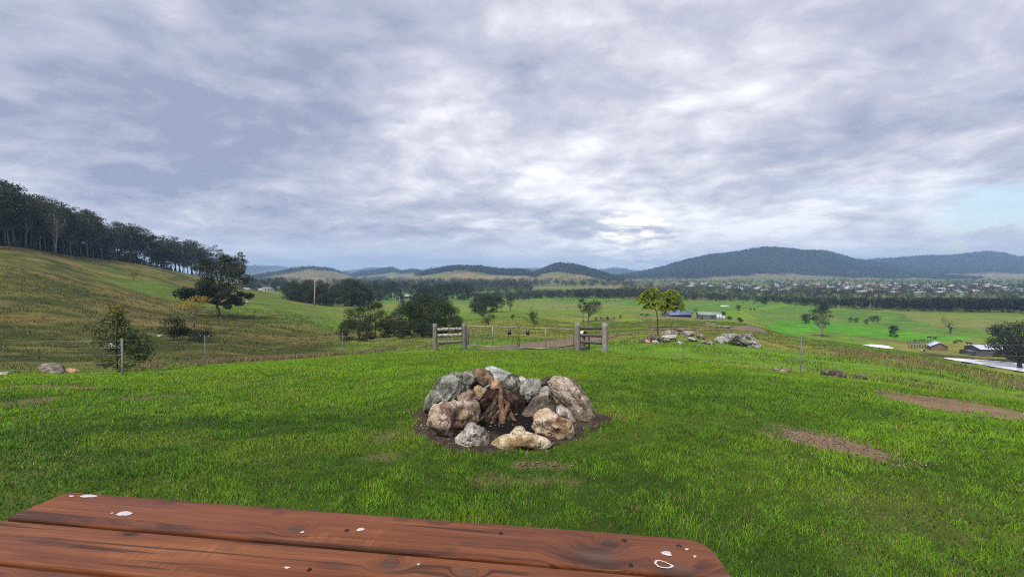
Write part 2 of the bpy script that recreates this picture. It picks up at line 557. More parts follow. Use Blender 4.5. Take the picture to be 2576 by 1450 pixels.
def thing(name, loc, label, cat, group=None, rz=0):
    o = bpy.data.objects.new(name, None)
    COL.objects.link(o)
    o.location = loc
    o.rotation_euler = (0, 0, rz)
    o.empty_display_size = .2
    return tag(o, label, cat, group)


def copy_tree(o, parent=None):
    c = o.copy()
    COL.objects.link(c)
    if parent: c.parent = parent
    for ch in list(o.children):
        copy_tree(ch, c)
    return c


class Geo:
    def __init__(s):
        s.v, s.q, s.t, s.c, s.n = [], [], [], [], 0

    def add(s, V, q=None, t=None, col=(1, 1, 1)):
        V = np.asarray(V, float).reshape(-1, 3)
        if q is not None and len(q): s.q.append(np.asarray(q) + s.n)
        if t is not None and len(t): s.t.append(np.asarray(t) + s.n)
        s.v.append(V)
        s.c.append(np.broadcast_to(np.asarray(col, float), (len(V), 3)))
        s.n += len(V)
        return s

    def tube(s, P, rad, k=7, col=(1, 1, 1), cap=True):
        P = np.asarray(P, float); n = len(P)
        rad = np.broadcast_to(np.asarray(rad, float), (n,))
        T = np.gradient(P, axis=0); T /= np.linalg.norm(T, axis=1)[:, None] + 1e-9
        ref = np.array([0, 0, 1.]) if abs(T[0][2]) < .8 else np.array([1., 0, 0])
        V = []
        for i in range(n):
            u = np.cross(T[i], ref); u /= np.linalg.norm(u) + 1e-9
            w = np.cross(T[i], u)
            ref = np.cross(u, T[i])
            a = np.arange(k) / k * 2 * math.pi
            V.append(P[i] + rad[i] * (np.cos(a)[:, None] * u + np.sin(a)[:, None] * w))
        V = np.concatenate(V)
        q = [(i * k + j, i * k + (j + 1) % k, (i + 1) * k + (j + 1) % k, (i + 1) * k + j) for i in range(n - 1) for j in range(k)]
        t = []
        if cap:
            V = np.concatenate([V, P[:1], P[-1:]])
            t = [(n * k, (j + 1) % k, j) for j in range(k)] + [(n * k + 1, (n - 1) * k + j, (n - 1) * k + (j + 1) % k) for j in range(k)]
        return s.add(V, q, t, col)

    def box(s, x0, x1, y0, y1, z0, z1, col=(1, 1, 1)):
        V = [(x, y, z) for z in (z0, z1) for y in (y0, y1) for x in (x0, x1)]
        return s.add(V, [(0, 2, 3, 1), (4, 5, 7, 6), (0, 1, 5, 4), (1, 3, 7, 5), (3, 2, 6, 7), (2, 0, 4, 6)], None, col)

    def beam(s, a, b, w, h, col=(1, 1, 1)):
        a, b = Vector(a), Vector(b)
        d = (b - a).normalized()
        sd_ = d.cross(Vector((0, 0, 1)))
        sd_ = sd_.normalized() if sd_.length > 1e-4 else Vector((1, 0, 0))
        up = sd_.cross(d)
        V = [p + sd_ * (w / 2 * i) + up * (h / 2 * j) for p in (a, b) for j in (-1, 1) for i in (-1, 1)]
        return s.add([tuple(v) for v in V], [(0, 2, 3, 1), (4, 5, 7, 6), (0, 1, 5, 4), (1, 3, 7, 5), (3, 2, 6, 7), (2, 0, 4, 6)], None, col)

    def leaves(s, Cn, L, Wd, col, droop=0., flat=0.):
        """one four-cornered leaf (or leaf spray) per centre"""
        n = len(Cn)
        d = rng.normal(size=(n, 3)); d[:, 2] = d[:, 2] * (1 - flat) - droop
        d /= np.linalg.norm(d, axis=1)[:, None]
        e = rng.normal(size=(n, 3)); e[:, 2] *= (1 - flat)
        e -= d * (e * d).sum(1)[:, None]; e /= np.linalg.norm(e, axis=1)[:, None] + 1e-9
        L = np.broadcast_to(L, (n,))[:, None]; Wd = np.broadcast_to(Wd, (n,))[:, None]
        V = np.stack([Cn - d * L / 2, Cn + e * Wd / 2 - d * L * .05, Cn + d * L / 2, Cn - e * Wd / 2 - d * L * .05], 1).reshape(-1, 3)
        q = np.arange(n * 4).reshape(-1, 4)
        cc = np.repeat(np.broadcast_to(col, (n, 3)), 4, 0)
        return s.add(V, q, None, cc)

    def arrays(s):
        return np.concatenate(s.v), ([np.concatenate(s.q)] if s.q else []) + ([np.concatenate(s.t)] if s.t else []), np.concatenate(s.c)

    def build(s, name, mat, parent=None, smooth=False, loc=None):
        V, P, c = s.arrays()
        return mk(name, V, P, mat, parent, c, smooth, loc)


# ------------------------------------------------------------------ materials
def new_mat(name):
    m = bpy.data.materials.new(name)
    m.use_nodes = True
    m.node_tree.nodes.clear()
    b = NB(m.node_tree)
    o = b.n.new('ShaderNodeOutputMaterial')
    return m, b, o


def bsdf(b, o, color, rough=.8, normal=None, spec=.3, metal=0.):
    p = b.n.new('ShaderNodeBsdfPrincipled')
    b.put(p.inputs['Base Color'], color)
    b.put(p.inputs['Roughness'], rough)
    p.inputs['Specular IOR Level'].default_value = spec
    p.inputs['Metallic'].default_value = metal
    if normal is not None:
        b.put(p.inputs['Normal'], normal)
    b.l.new(p.outputs[0], o.inputs[0])
    return p


def leaf_mat(name, trans=.3, tcol=(1.1, 1.15, .6), var=.35, rough=.55, up=0.):
    m, b, o = new_mat(name)
    c = b.attr()
    geo = b.n.new('ShaderNodeNewGeometry')
    v = b.math('ADD', b.math('MULTIPLY', geo.outputs['Random Per Island'], 2 * var), 1 - var)
    c = b.mix(1, c, b.comb(v, v, v), 'MULTIPLY')
    d = b.n.new('ShaderNodeBsdfPrincipled')
    if up:
        nrm = b.vmath('NORMALIZE', b.vmath('ADD', b.vmath('MULTIPLY', geo.outputs['Normal'], (1 - up,) * 3), (0, 0, up)))
        b.put(d.inputs['Normal'], nrm)
    b.put(d.inputs['Base Color'], c)
    d.inputs['Roughness'].default_value = rough
    d.inputs['Specular IOR Level'].default_value = .25
    t = b.n.new('ShaderNodeBsdfTranslucent')
    b.put(t.inputs[0], b.mix(1, c, tcol, 'MULTIPLY'))
    mx_ = b.n.new('ShaderNodeMixShader')
    mx_.inputs[0].default_value = trans
    b.l.new(d.outputs[0], mx_.inputs[1]); b.l.new(t.outputs[0], mx_.inputs[2])
    b.l.new(mx_.outputs[0], o.inputs[0])
    return m


def attr_mat(name, rough=.85, scale=6., var=.5, bump=.4, bdist=.02, stretch=(1, 1, 1), spec=.25):
    m, b, o = new_mat(name)
    v = b.mapping(b.coord(), stretch)
    n = b.noise(v, scale, 6, .6)
    k = b.smooth(n, .25, .75, 1 - var, 1 + var)
    c = b.mix(1, b.attr(), b.comb(k, k, k), 'MULTIPLY')
    bsdf(b, o, c, rough, b.bump(n, bump, bdist), spec)
    return m


def rock_mat(name, c1, c2, c3, dark=(.03, .024, .02), lich=None, sc=1.):
    m, b, o = new_mat(name)
    co = b.coord()
    oi = b.n.new('ShaderNodeObjectInfo')
    co = b.vmath('ADD', co, b.vmath('MULTIPLY', b.comb(oi.outputs['Random'], oi.outputs['Random'], 1), (31., 17., 5.)))
    w = b.vmath('ADD', co, b.vmath('MULTIPLY', b.noise(co, 7 * sc, 3, .5, 0, 'Color'), (.12 / sc, .12 / sc, .12 / sc)))
    n1 = b.noise(w, 4.5 * sc, 7, .62, .8)
    n2 = b.noise(w, 17 * sc, 8, .68)
    n3 = b.noise(co, 60 * sc, 4, .6)
    mixn = b.math('ADD', b.math('MULTIPLY', n1, .6), b.math('MULTIPLY', n2, .4))
    c = b.ramp(mixn, [(.40, c1), (.50, c2), (.59, c3)])
    if lich:
        c = b.mix(b.smooth(b.noise(w, 10 * sc, 6, .7), .55, .66, 0, .8), c, lich)
    c = b.mix(b.smooth(b.noise(co, 8 * sc, 8, .72, 1.2), .47, .37, 0, .85), c, dark)
    crk = b.voro(b.mapping(w, (1, 1, .55), (.5, .3, .2)), 6.0 * sc)
    cm = b.math('MULTIPLY', b.smooth(crk, .016, .0), b.smooth(n1, .50, .62))
    c = b.mix(b.math('MULTIPLY', cm, .55), c, dark)
    k = b.smooth(n3, .2, .8, .72, 1.28)
    c = b.mix(1, c, b.comb(k, k, k), 'MULTIPLY')
    h = b.math('SUBTRACT', b.math('ADD', b.math('MULTIPLY', n2, 1.0), b.math('MULTIPLY', n3, .25)), b.math('MULTIPLY', cm, .5))
    bsdf(b, o, c, .9, b.bump(h, .9, .035 / sc), .2)
    return m


def plain_mat(name, c, rough=.6, metal=0., var=.2, scale=8., bump=.1, spec=.4):
    m, b, o = new_mat(name)
    n = b.noise(b.coord(), scale, 5, .6)
    k = b.smooth(n, .25, .75, 1 - var, 1 + var)
    bsdf(b, o, b.mix(1, c, b.comb(k, k, k), 'MULTIPLY'), rough, b.bump(n, bump, .01), spec, metal)
    return m


M_GRASS = leaf_mat('grass_blade', .25, (1.2, 1.25, .5), .34, .6, .72)
M_LEAF = leaf_mat('gum_leaf', .22, (1.1, 1.15, .6), .4)
M_LEAFB = leaf_mat('bright_leaf', .42, (1.25, 1.15, .4), .3, .55, .4)
M_BARK = attr_mat('bark', .9, 3, .45, .6, .03, (4, 4, .6))
M_WOODGREY = attr_mat('weathered_wood', .9, 5, .5, .8, .012, (6, 6, .7))

# ground material: colours painted per vertex (what grows where), broken up by noise
m, b, o = new_mat('ground')
co = b.coord()
n1 = b.noise(co, 9, 6, .65); n2 = b.noise(co, .9, 7, .65); n3 = b.noise(b.mapping(co, (.14, .18, .2)), 1, 7, .65)
k = b.math('ADD', b.math('MULTIPLY', b.smooth(n1, .3, .7), .25), b.math('ADD', b.math('MULTIPLY', b.smooth(n2, .3, .7), .45), b.math('MULTIPLY', b.smooth(n3, .3, .7), .45)))
k = b.math('ADD', b.math('MULTIPLY', k, .85), .55)
c = b.mix(1, b.attr(), b.comb(k, k, b.math('MULTIPLY', k, .95)), 'MULTIPLY')
hgt = b.math('ADD', b.math('MULTIPLY', n1, .12), b.math('MULTIPLY', n2, .7))
bsdf(b, o, c, .95, b.bump(hgt, .5, .35), .08)
M_GROUND = m

# ------------------------------------------------------------------ ground sheet
na, nr = ZG.shape
ii, jj = np.meshgrid(np.arange(na - 1), np.arange(nr - 1), indexing='ij')
q = np.stack([ii * nr + jj, ii * nr + jj + 1, (ii + 1) * nr + jj + 1, (ii + 1) * nr + jj], -1).reshape(-1, 4)[:, ::-1]
q0 = q[(q % nr == 0).sum(1) < 2]
tfan = np.stack([np.full(na - 1, 0), np.arange(1, na) * nr + 1, np.arange(na - 1) * nr + 1], -1)[:, ::-1]
Vg = np.stack([GX, GY, ZG], -1).reshape(-1, 3)
cg = ground_color(GX.ravel(), GY.ravel())
og = mk('ground', Vg, [q0, tfan], M_GROUND, None, cg, True)
tag(og, kind='structure')

# dam water
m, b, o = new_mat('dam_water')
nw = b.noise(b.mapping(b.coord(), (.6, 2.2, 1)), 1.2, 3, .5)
bsdf(b, o, (.82, .83, .87), .14, b.bump(nw, .03, .05), .6, .0)  # milky water; near-white base also stands in for the bright sky's reflection
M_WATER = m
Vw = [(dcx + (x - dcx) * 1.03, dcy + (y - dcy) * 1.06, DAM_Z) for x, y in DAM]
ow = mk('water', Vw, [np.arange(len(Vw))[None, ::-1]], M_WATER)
tag(ow, kind='structure')
# small farm pond up the slope
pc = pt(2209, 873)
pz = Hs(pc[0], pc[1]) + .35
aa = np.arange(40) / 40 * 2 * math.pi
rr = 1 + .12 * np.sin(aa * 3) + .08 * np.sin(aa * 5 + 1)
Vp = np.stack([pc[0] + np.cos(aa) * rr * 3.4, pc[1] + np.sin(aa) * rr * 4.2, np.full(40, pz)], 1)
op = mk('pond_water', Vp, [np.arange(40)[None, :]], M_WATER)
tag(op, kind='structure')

# farm track: draped strip of gravelly dirt
m, b, o = new_mat('track_gravel')
co = b.coord()
na1 = b.noise(co, 2.2, 6, .65); na2 = b.noise(co, 14, 4, .7)
c = b.ramp(b.math('ADD', b.math('MULTIPLY', na1, .5), b.math('MULTIPLY', na2, .5)), [(.36, (.075, .055, .038)), (.5, (.155, .115, .082)), (.66, (.27, .21, .16))])
bsdf(b, o, c, .95, b.bump(na2, .8, .04), .1)
M_TRACK = m
tp = np.array([p[:2] for p in TRACK]); tl = np.concatenate([[0], np.cumsum(np.hypot(*np.diff(tp, axis=0).T))])
tq = np.linspace(0, tl[-1], 200)
cx_, cy_ = pchip(tl, tp[:, 0], tq), pchip(tl, tp[:, 1], tq)
wd_ = pchip(tl, TRACK_W, tq) * (1 + .35 * (fbm(tq, tq * 0, 2.0, 81, 3) - .5))
nx_, ny_ = -np.gradient(cy_), np.gradient(cx_)
ln = np.hypot(nx_, ny_); nx_, ny_ = nx_ / ln, ny_ / ln
ss = np.linspace(-1, 1, 9)
TX = cx_[:, None] + nx_[:, None] * ss * wd_[:, None]; TY = cy_[:, None] + ny_[:, None] * ss * wd_[:, None]
TZ = H(TX, TY) + .035 + (fbm(TX, TY, .8, 82, 3) - .5) * .04
ii, jj = np.meshgrid(np.arange(199), np.arange(8), indexing='ij')
qt = np.stack([ii * 9 + jj, (ii + 1) * 9 + jj, (ii + 1) * 9 + jj + 1, ii * 9 + jj + 1], -1).reshape(-1, 4)[:, ::-1]
ot = mk('dirt_track', np.stack([TX, TY, TZ], -1), [qt], M_TRACK, None, None, True)
tag(ot, kind='structure')

# bare soil round the fire pit
m, b, o = new_mat('pit_soil')
co = b.coord()
na1 = b.noise(co, 9, 6, .65); na2 = b.noise(co, 70, 5, .75)
dsoot = b.vmath('DISTANCE', b.mapping(co, (1, 1, 0)), (.03, 4.42, 0))
c = b.ramp(b.math('ADD', b.math('MULTIPLY', na1, .4), b.math('MULTIPLY', na2, .6)), [(.36, (.020, .014, .011)), (.50, (.050, .036, .028)), (.60, (.095, .068, .050)), (.72, (.22, .17, .13))])
c = b.mix(b.smooth(b.math('ADD', dsoot, b.math('MULTIPLY', na1, .2)), .62, .42), c, (.010, .008, .007))
bsdf(b, o, c, .95, b.bump(na2, .9, .015), .1)
M_SOIL = m
ra = np.linspace(0, 1, 16)[1:]; aa = np.arange(96) / 96 * 2 * math.pi
wob = soil_r(np.where(aa > math.pi, aa - 2 * math.pi, aa)) * (1 + .05 * (fbm(np.cos(aa) * 4, np.sin(aa) * 4, .5, 84, 3) - .5))
SX = SOIL_C[0] + ra[:, None] * (wob * np.cos(aa))[None, :]
SY = SOIL_C[1] + ra[:, None] * (wob * np.sin(aa))[None, :]
SZ = H(SX, SY) + .012 + (fbm(SX, SY, .12, 83, 3) - .5) * .018 - .035 * (ra[:, None] > .96) - .004 * (ra[:, None] > .9)
Vs = np.concatenate([[[SOIL_C[0], SOIL_C[1], Hs(*SOIL_C) + .012]], np.stack([SX, SY, SZ], -1).reshape(-1, 3)])
qs = [(1 + i * 96 + j, 1 + (i + 1) * 96 + j, 1 + (i + 1) * 96 + (j + 1) % 96, 1 + i * 96 + (j + 1) % 96) for i in range(14) for j in range(96)]
ts = [(0, 1 + j, 1 + (j + 1) % 96) for j in range(96)]
os_ = mk('bare_soil', Vs, [qs, ts], M_SOIL, None, None, True)
tag(os_, kind='structure')


# ------------------------------------------------------------------ hills and mountains
def prof(P, dx):
    return pchip([p[0] for p in P], [p[1] for p in P], dx)


HILL_TREES = {}


def hill(name, P, Yc, Yf, mat, forest, tan=(.20, .145, .07), green=(.013, .022, .014), namp=.22, seed=0, nu=260, nvv=70, treeh=11., ntree=2500):
    """ridge with skyline P (image columns and rows) at depth Yc, foot at depth Yf; forest(t, dx, noise) gives 0..1 tree cover"""
    dxs = np.linspace(P[0][0], P[-1][0], nu)
    zc = np.array([zat(v, Yc) for v in prof(P, dxs)])
    edge = np.minimum(sstep(dxs, P[0][0], P[0][0] + 30), sstep(dxs, P[-1][0], P[-1][0] - 30))
    t = np.concatenate([np.linspace(0, 1, nvv), 1 + np.linspace(0, .8, 18)[1:]])
    Yv = Yf + (Yc - Yf) * t
    X = (dxs[:, None] - 1288) / 1180 * Yv[None, :]
    Y = np.broadcast_to(Yv[None, :], X.shape)
    s = Yc / 2500
    nn = 1 - np.abs(fbm(X, Y * .7, 420 * s, 90 + seed, 5, .55) * 2 - 1)
    tt = np.clip(t, 0, 1)[None, :]
    shape = np.where(t[None, :] <= 1, sstep(tt, -.06, 1.05) ** 1.15, 1 - sstep(t[None, :], 1, 1.9) * .8)
    hz = (zc - (FLAT - 1))[:, None]
    Z = FLAT - 1 + hz * shape * (1 + (nn - .62) * namp * 4 * tt * (1 - tt))
    Z += (fbm(X, Y, 40 * s, 95 + seed, 4) - .5) * 9 * s * np.minimum(tt * 4, 1) * np.where(t[None, :] < .97, 1, .3)
    nz = fbm(X, Y * .6, 260 * s, 97 + seed, 5)
    F = forest(np.broadcast_to(tt, X.shape), np.broadcast_to(dxs[:, None], X.shape), nz)
    gc = lerp(np.array(tan), np.array(tan) * np.array((.62, .85, .6)), sstep(fbm(X, Y, 120 * s, 99 + seed, 4), .4, .62))
    c = lerp(gc, np.array(green), np.clip(F, 0, 1))
    n0, n1_ = X.shape
    ii, jj = np.meshgrid(np.arange(n0 - 1), np.arange(n1_ - 1), indexing='ij')
    qq = np.stack([ii * n1_ + jj, (ii + 1) * n1_ + jj, (ii + 1) * n1_ + jj + 1, ii * n1_ + jj + 1], -1).reshape(-1, 4)
    oh = mk(name, np.stack([X, Y, Z], -1), [qq], mat, None, c.reshape(-1, 3), True)
    tag(oh, kind='structure')
    # trees of the forest cover
    w = np.clip(F, 0, 1).copy(); w[:, t > 1.12] = 0
    w *= Y
    cell = rng.choice(w.size, size=ntree, p=(w / w.sum()).ravel())
    ci, cj = cell // n1_, cell % n1_
    ci, cj = np.minimum(ci, n0 - 2), np.minimum(cj, n1_ - 2)
    u, v = rng.random(ntree), rng.random(ntree)
    def bl(A): return (A[ci, cj] * (1 - u) + A[ci + 1, cj] * u) * (1 - v) + (A[ci, cj + 1] * (1 - u) + A[ci + 1, cj + 1] * u) * v
    return np.stack([bl(X), bl(Y), bl(Z), treeh * (.6 + .7 * rng.random(ntree))], 1)


def forest_mesh(name, pts, k, size, cols_, label=None, kind='stuff', squash=1.0, clump=0):
    """far-off wood: every tree a little cloud of leaf sprays"""
    n = len(pts)
    g_ = Geo()
    base = np.repeat(pts, k, 0)
    d = rng.normal(size=(n * k, 3)); d /= np.linalg.norm(d, axis=1)[:, None]
    rad = rng.random(n * k) ** .4
    h = base[:, 3]
    Cn = base[:, :3] + np.stack([d[:, 0] * rad * h * .42 * squash, d[:, 1] * rad * h * .42 * squash, h * .56 + d[:, 2] * rad * h * .42], 1)
    tc = np.asarray(cols_)[rng.integers(0, len(cols_), n)] * (.75 + .5 * rng.random((n, 1)))
    tc = tc * (.55 + .95 * sstep(fbm(pts[:, 0], pts[:, 1], 170, 88, 4), .34, .66))[:, None]
    sz = h * size * (.7 + .6 * rng.random(n * k))
    g_.leaves(Cn, sz, sz * .75, np.repeat(tc, k, 0))
    o_ = g_.build(name, M_LEAF)
    tag(o_, label, 'trees' if label else None, None, kind)
    return o_


M_HILL = attr_mat('hill_cover', .95, .03, .3, .3, 3.0, (1, 1, 1), .05)
DKG = [(.018, .032, .020), (.013, .024, .017), (.026, .040, .022), (.034, .044, .026)]
mtP = [(1530, 698), (1600, 689), (1660, 676), (1740, 655), (1800, 643), (1860, 636), (1925, 628), (1965, 630), (2010, 633), (2070, 634), (2110, 644), (2150, 655), (2210, 664), (2300, 680), (2380, 692), (2470, 703)]
f1 = hill('mountain', mtP, 2700, 1780, M_HILL, lambda t, dx, n: sstep(t + (n - .5) * .55, .10, .20) * (1 - .8 * sstep(n, .62, .70) * sstep(t, .45, .25)), namp=.55, seed=1, ntree=15000, treeh=13, nu=420, nvv=110)
mbP = [(2080, 700), (2140, 668), (2200, 656), (2250, 653), (2320, 648), (2390, 646), (2440, 641), (2480, 637), (2520, 641), (2560, 650), (2600, 650), (2680, 640), (2800, 630), (2950, 645), (3100, 690)]
f2 = hill('mountain_spur', mbP, 3500, 2100, M_HILL, lambda t, dx, n: sstep(t + (n - .5) * .5, .12, .22), namp=.5, seed=2, ntree=9000, treeh=15, nu=300)
h3P = [(990, 710), (1030, 698), (1060, 689), (1100, 680), (1150, 673), (1200, 674), (1260, 682), (1310, 682), (1350, 692), (1400, 706)]
f3 = hill('wooded_hill', h3P, 1750, 1330, M_HILL, lambda t, dx, n: sstep(t + (n - .5) * .5, .50, .62) * sstep(dx, 1040, 1075), seed=3, ntree=3000, treeh=11, namp=.12)
h4P = [(1250, 712), (1310, 698), (1345, 688), (1370, 678), (1398, 668), (1411, 666), (1440, 669), (1480, 678), (1520, 691), (1570, 704)]
f4 = hill('mast_hill', h4P, 1800, 1320, M_HILL, lambda t, dx, n: sstep(t + (n - .5) * .45 + (dx - 1411) * .0009, .52, .62), seed=4, ntree=2600, treeh=11, namp=.12)
h5P = [(600, 704), (650, 696), (700, 688), (740, 681), (780, 676), (820, 679), (860, 688), (910, 702)]
f5 = hill('dry_hill', h5P, 1900, 1350, M_HILL, lambda t, dx, n: .9 * sstep(n + .25 * sstep(t, .8, 1), .60, .70), seed=5, ntree=700, treeh=12, tan=(.20, .14, .085))
h6P = [(840, 704), (880, 694), (915, 685), (940, 682), (962, 679), (985, 676), (1010, 684), (1040, 680), (1075, 690), (1110, 703)]
f6 = hill('blue_hill', h6P, 3000, 2200, M_HILL, lambda t, dx, n: sstep(t + n, .75, .95), seed=6, ntree=2500, treeh=14)
h7P = [(480, 690), (560, 682), (620, 669), (650, 668), (700, 674), (740, 672), (800, 678), (850, 682), (900, 683), (960, 681), (1010, 682), (1050, 680), (1100, 672), (1135, 670), (1170, 673), (1200, 672), (1235, 671), (1270, 676), (1330, 675), (1400, 676), (1480, 675), (1510, 677), (1545, 674), (1580, 677), (1620, 684), (1700, 690)]
f7 = hill('far_range', h7P, 5600, 4300, M_HILL, lambda t, dx, n: .35 + .65 * sstep(n, .42, .56), seed=7, ntree=2500, treeh=16, nu=420, tan=(.22, .17, .11))
h8P = [(580, 684), (660, 670), (690, 667), (730, 672), (790, 680), (850, 682), (905, 676), (940, 671), (985, 676), (1050, 683), (1290, 684), (1320, 680), (1370, 676), (1420, 682), (1600, 688)]
f8 = hill('distant_range', h8P, 7100, 6200, M_HILL, lambda t, dx, n: .3 + n, seed=8, ntree=300, treeh=20)
forest_mesh('mountain_forest', np.concatenate([f1, f2]), 9, .34, DKG, None)
forest_mesh('hill_forest', np.concatenate([f3, f4, f5, f6, f7]), 10, .34, DKG, None)

# ------------------------------------------------------------------ picnic table
TZ0 = .75


def on_plane(dx, dy, z=TZ0):
    rx, rz = ray(dx, dy)
    Y = (z - EYE) / rz
    return Vector((rx * Y, Y, z))


ta, tb = on_plane(175, 1235), on_plane(1752, 1353)
tdir = (tb - ta); TLEN = tdir.length + .03; tdir.normalize()
tn = Vector((tdir.y, -tdir.x, 0))                      # towards the camera
PW = abs((on_plane(30, 1300) - ta).dot(tn)); PGAP = .014; PTH = .045
TRZ = math.atan2(tdir.y, tdir.x)


def tloc(dx, dy, k):
    """point of the picture on plank k, in that plank's own x, y"""
    p = on_plane(dx, dy) - ta
    return p.dot(tdir), -(p.dot(tn) - k * (PW + PGAP))


def wood_mat(name, knots, stains, seed):
    m, b, o = new_mat(name)
    co = b.vmath('ADD', b.coord(), (seed * 3.1, seed * 1.7, seed * .9))
    raw = b.coord()
    x, y, z = b.sep(raw)
    flat = b.comb(x, y, 0.0)
    kn, kd = None, None
    off = 0.0
    for kx, ky, kr in knots:
        d = b.vmath('DISTANCE', b.mapping(flat, (.62, 1, 1)), (kx * .62, ky, 0))
        e = b.smooth(d, kr * 2.6, kr * .4)
        kn = e if kn is None else b.math('MAXIMUM', kn, e)
        cc = b.smooth(d, kr * 1.15, kr * .55)
        kd = cc if kd is None else b.math('MAXIMUM', kd, cc)
    wv = co
    if kn is not None:
        wv = b.vmath('ADD', co, b.comb(0.0, b.math('MULTIPLY', kn, .05), 0.0))
    g1 = b.noise(b.mapping(wv, (1.3, 22, 10)), 1, 6, .6, .6)
    g2 = b.noise(b.mapping(wv, (3.5, 130, 60)), 1, 4, .65)
    g3 = b.noise(b.mapping(co, (2.2, 6, 6)), 1, 5, .6, .4)
    saw = b.noise(b.mapping(co, (150, 4, 4)), 1, 2, .6)
    v = b.math('ADD', b.math('MULTIPLY', g1, .42), b.math('ADD', b.math('MULTIPLY', g2, .38), b.math('MULTIPLY', g3, .26)))
    c = b.ramp(v, [(.34, (.046, .014, .006)), (.45, (.108, .032, .012)), (.56, (.160, .052, .019)), (.70, (.240, .090, .033))])
    wear = b.math('MULTIPLY', b.smooth(g3, .54, .70), b.smooth(saw, .45, .6))
    c = b.mix(b.math('MULTIPLY', wear, .40), c, (.30, .135, .055))
    ln = b.math('MULTIPLY', b.smooth(b.noise(b.mapping(wv, (.9, 34, 10)), 1, 2, .5, 1.0), .42, .385), b.smooth(g3, .36, .5))
    c = b.mix(b.math('MULTIPLY', ln, .7), c, (.020, .010, .008))
    for sx_, sy_, sr in stains:
        d = b.math('ADD', b.vmath('DISTANCE', b.mapping(flat, (.55, 1, 1)), (sx_ * .55, sy_, 0)), b.math('MULTIPLY', b.math('SUBTRACT', g1, .5), sr * 1.4))
        c = b.mix(b.smooth(d, sr, sr * .3, 0, .36), c, (.028, .016, .013))
    if kd is not None:
        c = b.mix(b.math('MULTIPLY', kn, .35), c, (.045, .018, .012))
        c = b.mix(b.math('MULTIPLY', kd, .75), c, b.ramp(g1, [(.4, (.018, .011, .009)), (.6, (.10, .055, .035))]))
    h = b.math('ADD', b.math('MULTIPLY', g1, .5), b.math('ADD', b.math('MULTIPLY', g2, .5), b.math('MULTIPLY', ln, -.6)))
    bsdf(b, o, c, b.smooth(g3, .3, .7, .40, .60), b.bump(h, .45, .004), .25)
    return m


def slab(name, outline, z0, z1, mat, parent=None, bevel=.006, loc=None, segs=2):
    bm = bmesh.new()
    vs = [bm.verts.new((x, y, z0)) for x, y in outline]
    f = bm.faces.new(vs)
    r = bmesh.ops.extrude_face_region(bm, geom=[f])
    for v in r['geom']:
        if isinstance(v, bmesh.types.BMVert):
            v.co.z = z1
    bmesh.ops.recalc_face_normals(bm, faces=bm.faces)
    if bevel:
        bmesh.ops.bevel(bm, geom=list(bm.edges), offset=bevel, segments=segs, affect='EDGES', profile=.5)
    me = bpy.data.meshes.new(name)
    bm.to_mesh(me); bm.free()
    me.materials.append(mat)
    o_ = bpy.data.objects.new(name, me)
    COL.objects.link(o_)
    if parent: o_.parent = parent
    if loc is not None: o_.location = loc
    return o_


